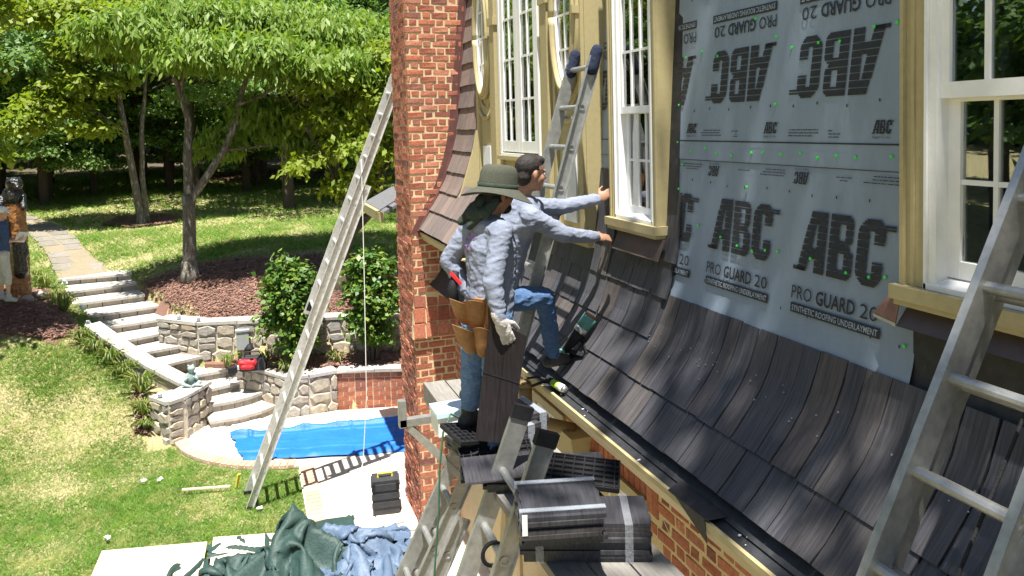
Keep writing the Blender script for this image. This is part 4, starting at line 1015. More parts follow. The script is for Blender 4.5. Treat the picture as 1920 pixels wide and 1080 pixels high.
# loose ribbed shingles seen from their underside
def ribbed(label, c, rot, L=.5, W=.3):
    o = thing('roof_shingle', label, 'shingle', c, 'loose shingles on the plank'); o.rotation_euler = rot
    me = MB().box((0,0,0),(L,W,.008)).mesh('back','blackpl'); q = bpy.data.objects.new('back', me); COL.objects.link(q); q.parent = o
    mb = MB()
    for i in range(9): mb.box((-L/2+L*(i+.5)/9,0,.010),(.006,W,.016))
    for i in range(6): mb.box((0,-W/2+W*(i+.5)/6,.0095),(L,.006,.015))
    for s_ in (-1,1): mb.box((0,s_*(W/2-.003),.01),(L,.008,.022)); mb.box((s_*(L/2-.003),0,.01),(.008,W,.021))
    me = mb.mesh('ribs','blackpl'); q = bpy.data.objects.new('ribs', me); COL.objects.link(q); q.parent = o
    return o
ribbed('ribbed black underside of a loose shingle left of the short ladder', (1.30,4.08,3.10), (math.radians(8),math.radians(-4),math.radians(-14)), .42, .32)
ribbed('ribbed black shingle back fanned out behind the nearest stack', (1.62,3.74,3.125), (math.radians(4),math.radians(5),math.radians(-28)), .5, .3)
ribbed('ribbed dark shingle leaning by the hatted worker\'s boot', (1.24,4.36,3.16), (math.radians(4),math.radians(10),math.radians(12)), .3, .28)
fs = MB().box((0,0,0),(.40,.26,.014),jit=.004).mesh('roof_shingle','slateflat'); q = link('roof_shingle', fs, None, (1.27,3.94,3.128), (math.radians(5),0,math.radians(-10))); tag(q, 'single smooth dark shingle lying on the ribbed one', 'shingle', 'loose shingles on the plank')
# ================================================================== TOOLS ON THE ROOF
def frame_at(z, y, lift=0):
    s = s_of(NA, z); p = at(NA, s); t = (at(NA, s+.02)-at(NA, s-.02)).normalized(); nn = V(-t.z,0,t.x)
    return V(p.x, y, p.z)+nn*lift, t, nn
ng = thing('nail_gun', 'green and black pneumatic nail gun lying on the new shingles', 'nail gun', frame_at(3.3,5.12)[0])
p, t, nn = frame_at(3.36, 5.12, .11); a = (t*.75+V(0,-.12,0)).normalized(); sd = a.cross(nn).normalized(); up_ = sd.cross(a)
MB().tube([p+a*.10,p+a*.20], [.052,.055], 14).build('cylinder_cap', 'teal', ng, True); MB().tube([p+a*.20,p+a*.215],[.056,.04],14).build('exhaust_cap', 'leather', ng, True)
MB().tube([p+a*.06,p+a*.10],[.05,.053],14).build('ring', 'steel', ng, True)
MB().tube([p-a*.12,p-a*.02,p+a*.06],[.025,.04,.05],12).build('body', 'blackpl', ng, True)
MB().tube([p-a*.13,p-a*.24],[.02,.012],8).build('nose', 'steel', ng, True); MB().box(p-a*.13, (.05,.05,.05)).build('nose_collar', 'teal', ng)
MB().tube([p+a*.04-up_*.03, p-up_*.07+a*.02+sd*.05, p-a*.02-up_*.085+sd*.14],[.024,.022,.02],10).build('handle', 'blackpl', ng, True)
MB().beam(p-a*.10-up_*.04, p-a*.04-up_*.085+sd*.14, .03, .07, up_).build('magazine', 'blackpl', ng)
cg = thing('caulk_gun', 'black caulking gun with a green and white tube lying in the gutter', 'caulking gun', (2.1,5.1,3.1))
c0 = V(2.085,5.14,3.115); cdn = V(.10,-1,.015).normalized()
MB().tube([c0, c0+cdn*.10], .028, 12).build('tube', 'lime', cg, True); MB().tube([c0+cdn*.10, c0+cdn*.165], .0285, 12).build('tube_label', 'white', cg, True); MB().tube([c0+cdn*.165, c0+cdn*.185], [.029,.02], 12).build('tube_end', 'steel', cg, True)
MB().tube([c0-cdn*.01, c0-cdn*.05], [.03,.028], 10).build('frame', 'blackpl', cg, True)
MB().tube([c0-cdn*.04, c0-cdn*.08+V(-.06,-.03,-.0), c0-cdn*.10+V(-.15,-.07,-.01)], [.014,.012,.010], 8).build('handle', 'blackpl', cg, True)
MB().tube([c0-cdn*.05, c0-cdn*.12+V(-.05,.03,.01), c0-cdn*.16+V(-.12,.02,.0)], [.010,.010,.008], 8).build('trigger', 'blackpl', cg, True)
# ropes, hose
hs = MB().tube([(1.45,4.80,3.03),(1.30,4.72,3.10),(1.18,4.63,3.20),(1.12,4.60,3.10),(1.09,4.59,2.90),(1.07,4.58,2.6),(1.03,4.57,2.24),(1.0,4.56,1.2),(.98,4.55,.05)], .0062, 8).build('air_hose', 'hose', None, True); tag(hs, 'thin green air hose hanging down from the plank', 'hose')
def xrope(label, pts, r, name='rope', cat='rope', m='rope'):
    P = []
    for a, b in zip(pts[:-1], pts[1:]):
        for i in range(6): P.append(V(a).lerp(V(b), i/6))
    P.append(V(pts[-1])); o = MB().tube(P, r, 7).build(name, m, None, True); return tag(o, label, cat)
xrope('black rope running down inside the right foreground ladder', [(2.17,1.56,4.30),(2.09,1.57,4.12),(2.02,1.58,3.97),(1.93,1.6,3.77),(1.83,1.61,3.57),(1.68,1.62,3.27)], .0055)
hk = thing('bungee_hook', 'black bungee hook and cord tied round the short ladder rung', 'hook', (1.1,3.66,2.8))
MB().tube([(1.30,3.62,3.0),(1.25,3.63,2.96),(1.20,3.65,2.9),(1.19,3.66,2.85)], .007, 7).build('cord', 'rope', hk, True)
cpts = [V(1.19,3.655,2.84)+V(.055*math.cos(a)-.06, 0, .06*math.sin(a)-.02) for a in np.linspace(.3,5.2,16)]; MB().tube(cpts, .011, 8).build('hook', 'blackpl', hk, True)
MB().tube([(1.19,3.66,2.84),(1.17,3.66,2.7),(1.13,3.67,2.5),(1.08,3.68,2.3)], .006, 7).build('cord', 'rope', hk, True)
xrope('thin white string hanging straight down left of the chimney', [(1.52,10.3,4.6),(1.50,10.3,3.0),(1.47,10.3,1.4),(1.40,10.35,.5),(1.22,10.2,.045),(.9,9.95,.05),(.55,9.95,.06),(.3,10.0,.03)], .006, 'string', 'string', 'string')
lid = thing('cooler', 'pale blue lidded box standing behind the hatted worker on the plank', 'cooler', (1.22,4.86,3.0))
MB().bnd((1.13,4.76,3.006),(1.33,4.96,3.13)).build('body', 'white', lid); MB().bnd((1.12,4.75,3.131),(1.34,4.97,3.16)).build('lid', 'lidblue', lid)
# ================================================================== PEOPLE
def rotm(f, u):
    f = V(f).normalized(); u = (V(u)-f*V(u).dot(f)).normalized(); l = u.cross(f)
    return Matrix(((f.x,l.x,u.x),(f.y,l.y,u.y),(f.z,l.z,u.z)))   # columns forward, left, up
def head_parts(mb, c, R, k=1.0):
    def e(p, r): mb.ell(c+R @ V(p)*k, [q*k for q in r], R, 16, 12)
    e((-.012,0,.030),(.096,.074,.086)); e((.022,0,-.035),(.068,.060,.080)); e((.040,0,-.075),(.046,.042,.036)); e((.066,0,-.092),(.024,.026,.020))
    e((.078,0,.022),(.020,.050,.012)); e((.104,0,-.022),(.017,.013,.013)); mb.cap(c+R@V(.088,0,.014)*k, c+R@V(.106,0,-.020)*k, .009*k, .012*k)
    e((.084,0,-.058),(.014,.024,.008)); e((.082,0,-.068),(.014,.021,.008)); e((.05,.040,-.028),(.030,.022,.030)); e((.05,-.040,-.028),(.030,.022,.030))
    for s_ in (-1,1): e((-.012,s_*.076,-.010),(.018,.012,.032))
def eyes(parent, c, R, k=1.0):
    for s_ in (-1,1):
        MB().ell(c+R @ V(.080,s_*.030,.002)*k, (.010*k,.013*k,.008*k), R).build('eye', 'white', parent, True)
        MB().ell(c+R @ V(.0875,s_*.031,.002)*k, (.005*k,.0065*k,.0065*k), R).build('iris', 'hair', parent, True)
        MB().cap(c+R @ V(.088,s_*.014,.022)*k, c+R @ V(.078,s_*.046,.022)*k, .0045*k, .003*k).build('eyebrow', 'hair', parent, True)
def hand_parts(mb, wrist, d, palm_n, side, curl=.5, k=1.0, spread=.06):
    """d: wrist->knuckles, palm_n: direction the palm faces, side: direction of the thumb."""
    d = V(d).normalized(); pn = V(palm_n); pn = (pn-d*pn.dot(d)).normalized(); sd = V(side); sd = (sd-d*sd.dot(d)-pn*sd.dot(pn)).normalized()
    wrist = V(wrist); pc = wrist+d*.05*k
    R = Matrix((d, sd, pn)).transposed(); mb.ell(pc, (.055*k,.040*k,.017*k), R, 12, 8)
    for i, (o, l) in enumerate(((.028,.072),(.010,.080),(-.009,.074),(-.027,.058))):
        p = wrist+d*.090*k+sd*o*k; q = d; 
        for j, f in enumerate((.45,.32,.23)):
            ang = curl*(.55+.45*j)*(1+.08*i); q = (q*math.cos(ang)+pn*math.sin(ang)+sd*(spread*(1.5-i)/3 if j == 0 else 0)).normalized(); p2 = p+q*(l*f*k)
            mb.cap(p, p2, .0092*k-.0006*j, .0086*k-.0006*j, 1, pn, 8); p = p2
            pn2 = pn
    p = wrist+d*.030*k+sd*.030*k; q = (sd*.75+d*.6+pn*.25).normalized(); p2 = p+q*.036*k; mb.cap(p, p2, .012*k, .0105*k, 1, pn, 8)
    q = (d*.85+sd*.25+pn*.45).normalized(); p3 = p2+q*.030*k; mb.cap(p2, p3, .0105*k, .009*k, 1, pn, 8); mb.cap(p3, p3+q*.02*k, .009*k, .0075*k, 1, pn, 8)
def person(label, J, fwd, hfwd, hup, opt):
    o = thing('person', label, 'person', J['base'], None); J = {k: V(v) for k, v in J.items()}
    f = V(fwd).normalized(); l = V(-f.y, f.x, 0).normalized(); g = opt.get('girth', 1.0)
    mb = MB(); HR = rotm(hfwd, hup); head_parts(mb, J['head'], HR, opt.get('hk',1.0))
    mb.cap(J['neck'], J['head']-(J['head']-J['neck'])*.25, .056, .052)
    def torso(mb, e):
        sx = (J['LS']-J['RS']).normalized()
        mb.cap(J['pelv'], J['waist'], (.118+e)*g, (.112+e)*g, 1.32, f if abs(f.z) < .9 else l)
        mb.cap(J['waist'], J['chest'], (.112+e)*g, (.124+e)*g, 1.30, f); mb.cap(J['chest'], J['chest'].lerp(J['neck'],.55), (.124+e)*g, .085+e, 1.25, f)
        mb.cap(J['LS'], J['RS'], .062+e, .062+e); mb.cap(J['chest'].lerp(J['LS'],.45)-V(0,0,.06), J['LS']-V(0,0,.03), .085+e, .062+e); mb.cap(J['chest'].lerp(J['RS'],.45)-V(0,0,.06), J['RS']-V(0,0,.03), .085+e, .062+e); mb.cap(J['chest'].lerp(J['neck'],.45), (J['LS']+J['RS'])/2, .10+e, .085+e, 1.4, f); mb.cap(J['neck']-V(0,0,.03), J['LS'], .055+e, .060+e); mb.cap(J['neck']-V(0,0,.03), J['RS'], .055+e, .060+e)
        mb.cap(J['pelv']-V(0,0,.02), J['pelv'], (.115+e)*g, (.118+e)*g, 1.3, f)
    def arms(mb, e, upto=1.0):
        for s_ in 'LR':
            b_ = opt.get('bulk',0)*(e > 0); mb.cap(J[s_+'S'], J[s_+'E'], .060+e+b_, .050+e+b_); q = J[s_+'E'].lerp(J[s_+'W'], upto); mb.cap(J[s_+'E'], q, .048+e+b_, .048+e-(.015)*upto+b_*.5)
    def legs(mb, e, upto=1.0):
        for s_ in 'LR':
            mb.cap(J[s_+'hip'], J[s_+'kn'], (.090+e)*(.5+.5*g), .060+e); mb.cap(J[s_+'kn'], J[s_+'kn'].lerp(J[s_+'an'], .3), .060+e, .058+e); q = J[s_+'kn'].lerp(J[s_+'an'], upto); mb.cap(J[s_+'kn'].lerp(J[s_+'an'], .3*upto), q, .058+e, .042+e+.01*(1-upto))
        mb.cap(J['Lhip'], J['Rhip'], (.098+e), (.098+e)); mb.cap(J['pelv'], (J['Lhip']+J['Rhip'])/2, (.112+e)*g, .1+e, 1.25, f)
    torso(mb, -.012); arms(mb, -.014); legs(mb, -.016)
    for s_ in 'LR':
        h = opt.get('hand'+s_)
        if h: hand_parts(mb, J[s_+'W'], *h)
        t = opt.get('toe'+s_); 
        if t: mb.cap(J[s_+'an']-V(0,0,.03), J[s_+'an']+V(t)*.5-V(0,0,.055), .032, .028)
    body = blob('body', mb, opt.get('skin','skin'), o, .0075, 3); fixb(body, o)
    eyes(o, J['head'], HR, opt.get('hk',1.0))
    mb = MB(); torso(mb, .004); arms(mb, .004, opt.get('sleeve', .97))
    sh_ = fixb(blob('shirt', mb, opt['shirt'], o, .0095, 7, opt.get('crease',.0065), 10), o)
    mb = MB(); legs(mb, .008, opt.get('pant', 1.0)); mb.cap(J['pelv'], J['pelv']+(J['waist']-J['pelv'])*.25, (.122)*g, (.118)*g, 1.32, f)
    fixb(blob('trousers', mb, opt['pants'], o, .0095, 4, .010, 8), o)
    for s_ in 'LR':
        t = opt.get('toe'+s_)
        if t:
            t = V(t); an = J[s_+'an']; mb = MB(); mb.cap(an+V(0,0,.04), an-V(0,0,.025), .052, .050); mb.cap(an-V(0,0,.04)-t*.22, an+t*.75-V(0,0,.052), .044, .038, 1.05); mb.cap(an-V(0,0,.03), an+t*.4-V(0,0,.03), .045, .038)
            fixb(blob('boot', mb, opt.get('boot','boot'), o, .009, 3), o)
    return o, HR, J
def fixb(ob, parent):
    ob.location = -wloc(parent); return ob
# ---- worker in the hat
J1 = dict(base=(1.32,4.38,3.0), head=(1.44,4.39,4.585), neck=(1.395,4.40,4.45), chest=(1.385,4.385,4.28), waist=(1.375,4.37,4.04), pelv=(1.355,4.37,3.90),
 RS=(1.40,4.215,4.385), RE=(1.315,4.145,4.11), RW=(1.335,4.10,3.90), LS=(1.31,4.555,4.37), LE=(1.185,4.62,4.17), LW=(1.27,4.53,3.985),
 Rhip=(1.375,4.285,3.85), Rkn=(1.335,4.24,3.50), Ran=(1.335,4.23,3.12), Lhip=(1.315,4.455,3.85), Lkn=(1.265,4.45,3.52), Lan=(1.245,4.47,3.245))
w1, HR1, J = person('worker in an olive bucket hat standing on the plank holding a shingle', J1, (.93,.36,0), (.93,.30,-.12), (.1,0,1),
 dict(shirt='shirt', pants='jeans', handR=(V(.35,-.1,-1), (.2,.9,0), (.9,0,-.1), .35), handL=(V(.6,-.45,-.5), (.8,-.3,.2), (0,0,1), .5), toeR=(.13,-.05,0), toeL=(.15,.04,0), girth=1.10, bulk=.006))
HD = J['head']; up1 = HR1 @ V(0,0,1)
def hatv(p): return HD+HR1 @ (V(p)*1.12)
mb = MB(); rings = []
prof = [(.020,.162),(.060,.160),(.084,.148),(.094,.118),(.099,.068),(.103,.038)]
nseg = 40
def hring(r, z, wob=0, ph=0): return [hatv((-.005+r*1.10*math.cos(2*math.pi*i/nseg), r*.98*math.sin(2*math.pi*i/nseg), z+wob*math.sin(2*2*math.pi*i/nseg+ph)-(.0 if wob == 0 else .35*wob*math.cos(2*math.pi*i/nseg)))) for i in range(nseg)]
MB().loft([hring(.001,.163)]+[hring(r,z) for r, z in prof]+[hring(.1,.036)]).build('hat_crown', 'hat', w1, True)
MB().loft([hring(.098,.040),hring(.125,.026,.006),hring(.155,.010,.012),hring(.178,-.006,.018),hring(.184,-.009,.019),hring(.177,-.011,.018),hring(.15,.003,.012),hring(.098,.030)], cap=False).build('hat_brim', 'hat', w1, True)
MB().loft([hring(.1045,.044),hring(.1055,.062),hring(.1035,.062),hring(.102,.044)], cap=False).build('hat_band', 'neckcloth', w1, True)
mb = MB(); n_ = J['neck']
mb.cap(hatv((-.085,.03,-.03)), hatv((-.12,.04,-.11)), .03, .04, 1.8, (1,0,0)); mb.cap(hatv((-.06,-.07,-.03)), hatv((-.11,-.05,-.10)), .025, .035, 1.3, (1,0,0)); mb.cap(hatv((-.10,.07,-.08)), hatv((-.15,.10,-.16)), .035, .028); mb.cap(hatv((-.12,-.02,-.10)), hatv((-.15,.02,-.18)), .034, .024)
blob('neck_flap', mb, 'neckcloth', w1, .009, 6, .006, 16)
mb = MB(); mb.ell(HD+HR1@V(-.02,0,.02), (.093,.080,.085), HR1); mb.ell(HD+HR1@V(-.055,0,-.03), (.055,.068,.06), HR1); blob('hair', mb, 'hair', w1, .008, 2)
MB().ell(HD+HR1@V(.055,0,-.075), (.045,.052,.040), HR1).build('beard', 'hair', w1, True)
# glove over the right hand
mb = MB(); hand_parts(mb, J['RW']+V(0,0,.01), V(.35,-.1,-1), (.2,.9,0), (.9,0,-.1), .36, 1.14); mb.cap(J['RW']+V(-.01,.005,.035), J['RW']+V(.01,-.003,-.02), .040, .036); blob('glove', mb, 'glove', w1, .005, 1, .002, 40)
# tool belt with leather pouches on his back left hip
def pouch(c, rx, ry, h, dirv, name, tilt=.0, parent=w1, m='leather', taper=.72):
    c = V(c); d = V(dirv).normalized(); sd = V(-d.y,d.x,0).normalized(); rings = []; n = 20
    def rg(z, k, o): return [c+d*(o+ry*k*math.sin(2*math.pi*i/n)+tilt*z)+sd*(rx*k*math.cos(2*math.pi*i/n))+V(0,0,z+.018*math.cos(2*math.pi*i/n*1)*0+(.03*math.sin(2*math.pi*i/n) if z > -.02 else 0)) for i in range(n)]
    rings = [rg(-h,taper*.6,0), rg(-h*.92,taper*.85,0), rg(-h*.5,.92,0), rg(0,1.0,0), rg(.004,1.05,0), rg(.004,.93,0), rg(-h*.4,.84,0), rg(-h*.85,taper*.7,0)]
    return MB().loft(rings).build(name, m, parent, True)
bd = V(-.55,-.80,0).normalized(); bk = V(-.93,-.25,0).normalized()
pouch((1.165,4.295,3.975), .075, .065, .13, bk, 'pouch', .35); pouch((1.225,4.225,3.975), .07, .045, .15, bd, 'pouch', .2); pouch((1.165,4.265,3.83), .075, .060, .15, bk, 'pouch', .35); pouch((1.255,4.20,3.82), .05, .038, .15, bd, 'pouch', .1)
MB().box((1.275,4.235,3.92),(.03,.12,.16),Matrix.Rotation(math.radians(28),3,'Z')).build('pouch_panel', 'leather', w1)
belt = []
for i in range(28):
    a = 2*math.pi*i/28; f_ = V(.93,.36,0); l_ = V(-.36,.93,0); belt.append(V(1.362,4.37,3.965)+f_*(.132*math.cos(a))+l_*(.168*math.sin(a)))
MB().loft([[p+V(0,0,-.022) for p in belt],[p+V(0,0,.022) for p in belt],[V(1.362,4.37,3.965)+(p-V(1.362,4.37,3.965))*.94+V(0,0,.022) for p in belt],[V(1.362,4.37,3.965)+(p-V(1.362,4.37,3.965))*.94-V(0,0,.022) for p in belt]], cap=False).build('belt', 'boot', w1, True)
MB().tube([(1.20,4.52,4.12),(1.17,4.50,4.02),(1.19,4.50,3.90)], [.022,.03,.026], 10).build('tool_holster', 'blackpl', w1, True); MB().beam((1.16,4.50,4.12),(1.215,4.46,4.05),.014,.018).build('pliers_handle', 'red', w1)
# print on the back of the shirt, laid onto the cloth
shirt = [c for c in w1.children if c.name.startswith('shirt')][0]
bv = BVHTree.FromPolygons([v.co for v in shirt.data.vertices], [p.vertices for p in shirt.data.polygons]); mb = MB()
for row, (zz, n_) in enumerate(((4.37,5),(4.335,6),(4.30,5),(4.262,4))):
    for k in range(n_):
        o_ = V(.55, 4.19+.026*k+.006*row, zz-.004*k); d_ = (V(1.39,4.42,zz)-V(1.0,4.34,zz)).normalized(); h = bv.ray_cast(o_, d_)
        if h[0] is None: continue
        p = h[0]+h[1]*.003; tx = h[1].cross(V(0,0,1)).normalized(); ty = tx.cross(h[1])
        for _ in range(2):
            a = random.uniform(0,3.14); u_ = tx*math.cos(a)+ty*math.sin(a); v_ = h[1].cross(u_); q = p+tx*random.uniform(-.008,.008)+ty*random.uniform(-.006,.006)
            mb.add([q-u_*.008-v_*.0025, q+u_*.008-v_*.0025, q+u_*.008+v_*.0025, q-u_*.008+v_*.0025], [(0,1,2,3)])
mb.build('shirt_print', 'purple', w1, fix=False)
w1.location.x += .012
# the shingle he holds on end
hsn = thing('roof_shingle', 'long dark shingle held upright in the gloved hand of the hatted worker', 'shingle', (1.42,4.12,3.2))
a0, a1, b1, b0 = V(1.31,4.145,3.91), V(1.50,4.075,3.80), V(1.40,4.08,3.19), V(1.20,4.155,3.215)
nn_ = (a1-a0).cross(b0-a0).normalized(); nn_ = nn_ if nn_.y < 0 else -nn_
def pt(u, v): return a0.lerp(a1, u).lerp(b0.lerp(b1, u), v)
for (u0, u1) in ((0,.485),(.495,1)):
    rings = []
    for i in range(9):
        v = i/8; bow = V(0,.02*math.sin(v*3.1),0); rings.append([pt(u0,v)+bow, pt(u1,v)+bow, pt(u1,v)+bow+nn_*.018, pt(u0,v)+bow+nn_*.018])
    MB().loft(rings).build('shingle_blade', 'slatesheet', hsn)
MB().prism([pt(.0,.44)+nn_*.019+V(0,.02,0), pt(1,.44)+nn_*.019+V(0,.02,0), pt(1,.452)+nn_*.019+V(0,.02,0), pt(0,.452)+nn_*.019+V(0,.02,0)], nn_*.002).build('nailing_line', 'blackpl', hsn)
# ---- bareheaded worker
J2 = dict(base=(1.6,5.1,3.0), head=(1.855,4.96,4.665), neck=(1.795,4.99,4.515), chest=(1.745,5.01,4.30), waist=(1.68,5.05,4.03), pelv=(1.635,5.08,3.86),
 RS=(1.80,4.835,4.38), RE=(2.03,4.82,4.245), RW=(2.315,4.92,4.195), LS=(1.88,5.13,4.42), LE=(2.14,5.12,4.40), LW=(2.44,5.14,4.44),
 Rhip=(1.64,4.99,3.80), Rkn=(1.93,4.95,3.80), Ran=(2.03,5.08,3.34), Lhip=(1.62,5.15,3.80), Lkn=(1.51,5.24,3.44), Lan=(1.47,5.33,3.10))
w2, HR2, J = person('bareheaded worker with black hair kneeling on the eave and reaching to the dormer', J2, (.93,.25,0), (.97,.18,-.10), (.05,0,1),
 dict(shirt='shirt', pants='jeans2', handR=(V(1,.12,-.12), (.2,.5,-.6), (0,-.3,1), .45), handL=(V(.9,.0,.35), (.3,.9,-.2), (0,-.3,1), .55), toeR=(.17,.04,.0), toeL=(.15,.05,0), girth=.96, bulk=.007, hk=1.07))
hd = J['head']; mb = MB()
mb.ell(hd+HR2@V(-.024,0,.043), (.100,.085,.090), HR2); mb.ell(hd+HR2@V(-.064,0,-.025), (.056,.070,.064), HR2); mb.ell(hd+HR2@V(.034,0,.090), (.060,.064,.038), HR2)
blob('hair', mb, 'hair', w2, .007, 2, .004, 40)
w2.location.x += .03
# ---- man by the carved bear
bx_, by_ = -4.20, 16.46; zb = 2.0
J3 = dict(base=(bx_,by_,zb), head=(bx_+.05,by_,zb+1.63), neck=(bx_+.01,by_,zb+1.47), chest=(bx_,by_,zb+1.27), waist=(bx_,by_,zb+1.02), pelv=(bx_,by_,zb+.90),
 RS=(bx_+.10,by_-.17,zb+1.40), RE=(bx_+.14,by_-.24,zb+1.12), RW=(bx_+.30,by_-.10,zb+1.12), LS=(bx_-.06,by_+.18,zb+1.40), LE=(bx_+.0,by_+.26,zb+1.12), LW=(bx_+.22,by_+.12,zb+1.13),
 Rhip=(bx_+.04,by_-.09,zb+.86), Rkn=(bx_+.10,by_-.11,zb+.48), Ran=(bx_+.10,by_-.12,zb+.085), Lhip=(bx_-.02,by_+.09,zb+.86), Lkn=(bx_-.04,by_+.12,zb+.48), Lan=(bx_-.08,by_+.14,zb+.085))
w3, HR3, J = person('man in white cap, navy T-shirt and pale shorts standing by the carved bear', J3, (.9,-.4,0), (.9,-.4,-.15), (0,0,1),
 dict(shirt='navy', pants='khaki', skin='skinp', sleeve=.02, pant=.05, crease=.008, handR=(V(.8,.5,.1), (0,.5,.8), (0,0,1), .5), handL=(V(.8,-.4,.1), (0,-.5,.8), (0,0,1), .5), toeR=(.16,-.06,0), toeL=(.16,-.06,0), girth=1.0, boot='boxgrey'))
hd = J['head']; mb = MB(); mb.ell(hd+HR3@V(-.012,0,.055), (.102,.084,.075), HR3); blob('cap_crown', mb, 'capwhite', w3, .01, 2)
MB().prism([hd+HR3@V(*p) for p in ((.07,-.07,.045),(.14,-.055,.035),(.165,0,.034),(.14,.055,.035),(.07,.07,.045))], HR3@V(0,0,.010)).build('cap_brim', 'capwhite', w3)
tb = MB().box((bx_+.34,by_-.02,zb+1.17),(.03,.26,.20),Matrix.Rotation(.5,3,'Y')@Matrix.Rotation(-.4,3,'Z')).build('tablet', 'capwhite'); tag(tb, 'pale tablet held by the man in the white cap', 'tablet')
# ================================================================== GARDEN THINGS
# carved bear on a stump
bz = T(-4.15,17.3); br = thing('carved_bear', 'varnished chainsaw-carved log with a black bear on top behind the man', 'statue', (-4.16,17.35,bz))
mb = MB(); C_ = V(-4.16,17.35,bz)
for i in range(9):
    a = i*.7; mb.cap(C_+V(.07*math.cos(a),.07*math.sin(a),-.05), C_+V(.06*math.cos(a),.06*math.sin(a),1.80+.06*math.sin(a*3)), .135, .12)
blob('log', mb, 'bearwood', br, .02, 2, .02, 9)
mb = MB(); mb.ell(C_+V(0,-.02,2.02),(.20,.20,.22)); mb.ell(C_+V(.04,-.08,2.26),(.155,.15,.135)); mb.cap(C_+V(.08,-.15,2.24), C_+V(.13,-.25,2.20), .07, .05)
for s_ in (-1,1): mb.ell(C_+V(s_*.10+.02,-.02,2.36),(.032,.025,.035)); mb.cap(C_+V(s_*.16,-.08,2.0), C_+V(s_*.21,-.24,1.80), .075, .06)
blob('bear', mb, 'bearblack', br, .015, 2, .008, 20)
mb = MB(); mb.cap(C_+V(.06,-.21,1.1), C_+V(.09,-.20,.55), .12, .13); mb.cap(C_+V(.10,-.17,1.2), C_+V(.16,-.15,.9), .08, .08); mb.cap(C_+V(-.12,-.22,1.62), C_+V(-.14,-.2,1.2), .07, .09)
blob('bear_limbs', mb, 'bearblack', br, .018, 2, .008, 20)
for k in range(5):
    a = k*1.25+.3; MB().ell(C_+V(.34*math.cos(a),.34*math.sin(a),.03),(.12,.09,.08)).build('base_rock', 'riser', br, True)
# seated frog statue on the pier
fx = V(-.93,13.98,.735); fr = thing('frog_statue', 'verdigris frog statue sitting cross-legged on the curved pier wall', 'statue', fx)
mb = MB(); mb.ell(fx+V(0,0,.14),(.075,.07,.12)); mb.ell(fx+V(.01,-.02,.30),(.065,.065,.05)); mb.cap(fx+V(0,0,.22), fx+V(.01,-.02,.28), .05, .045)
for s_ in (-1,1):
    mb.ell(fx+V(s_*.035,-.02,.35),(.022,.022,.024)); mb.cap(fx+V(s_*.07,0,.20), fx+V(s_*.10,-.05,.11), .022, .018); mb.cap(fx+V(s_*.10,-.05,.11), fx+V(s_*.04,-.10,.17), .018, .016)
    mb.cap(fx+V(s_*.05,0,.05), fx+V(s_*.14,-.06,.06), .04, .03); mb.cap(fx+V(s_*.14,-.06,.06), fx+V(s_*.02,-.13,.03), .03, .022)
mb.cap(fx+V(.05,-.10,.03), fx+V(.17,-.14,.03), .026, .02)
blob('frog', mb, 'frog', fr, .010, 2)
def figurine(p, label):
    p = V(p); o = thing('frog_figurine', label, 'figurine', p, 'small pale frog figurines'); mb = MB(); mb.ell(p+V(0,0,.04),(.045,.055,.04)); mb.ell(p+V(0,-.04,.075),(.035,.035,.028))
    for s_ in (-1,1): mb.ell(p+V(s_*.02,-.045,.10),(.012,.012,.013)); mb.cap(p+V(s_*.035,.0,.03), p+V(s_*.05,-.05,.012), .018, .012)
    blob('frog', mb, 'frogpale', o, .008, 1)
figurine((-3.70,19.0,1.80), 'pale frog figurine at the left end of the topmost step'); figurine((-3.02,16.9,1.62), 'pale frog figurine beside the fifth step'); figurine((-2.80,16.15,1.46), 'pale frog figurine at the top of the sloping curb')
figurine((-1.22,15.92,1.455), 'left of two pale frog figurines on the upper wall coping'); figurine((-.86,15.60,1.455), 'right of two pale frog figurines on the upper wall coping'); figurine((-1.38,13.55,.735), 'tiny blue-grey frog figurine on the left end of the pier')
# red tool bag, grey utility box, planter
bg_ = thing('tool_bag', 'black tool bag with a red flap on the lower wall coping', 'bag', (.05,14.5,.74))
MB().loft([[V(-.16+dx,14.42,z),V(.27-dx,14.34,z),V(.30-dx,14.56,z),V(-.13+dx,14.64,z)] for dx, z in ((0,.74),(-.01,.85),(.03,.97))]).build('body', 'bag', bg_)
mb = MB(); mb.cap((-.13,14.40,.90),(.08,14.36,.90),.055,.055,1,(0,0,1)); mb.cap((-.10,14.37,.83),(.05,14.35,.83),.05,.05); blob('flap', mb, 'red', bg_, .012, 2, .012, 14)
MB().tube([(-.08,14.5,.95),(-.05,14.5,1.06),(.18,14.46,1.06),(.22,14.46,.95)], .012, 8).build('handle', 'bag', bg_, True)
MB().bnd((-.36,14.50,.70),(-.20,14.62,.80)).build('battery', 'blackpl', tag(thing('battery_charger', 'small dark charger left of the red tool bag', 'charger', (-.28,14.55,.74)), None))
ub = thing('utility_box', 'grey electrical box fixed to the upper stone wall', 'utility box', (-.08,15.2,1.0)); MB().bnd((-.20,15.16,.93),(.02,15.30,1.27)).build('box', 'boxgrey', ub); MB().bnd((-.215,15.145,1.27),(.035,15.31,1.30)).build('cover', 'boxgrey', ub); MB().tube([(-.09,15.22,.7),(-.09,15.22,.93)], .02, 8).build('conduit', 'boxgrey', ub)
ll = thing('path_light', 'small dark path light in front of the grey box', 'garden light', (.02,14.9,.7)); MB().tube([(.02,14.9,.70),(.02,14.9,1.0)], .012, 8).build('stem', 'blackpl', ll); MB().tube([(.02,14.9,1.0),(.02,14.9,1.02),(.02,14.9,1.09)],[.09,.085,.03],12).build('cap', 'blackpl', ll, True)
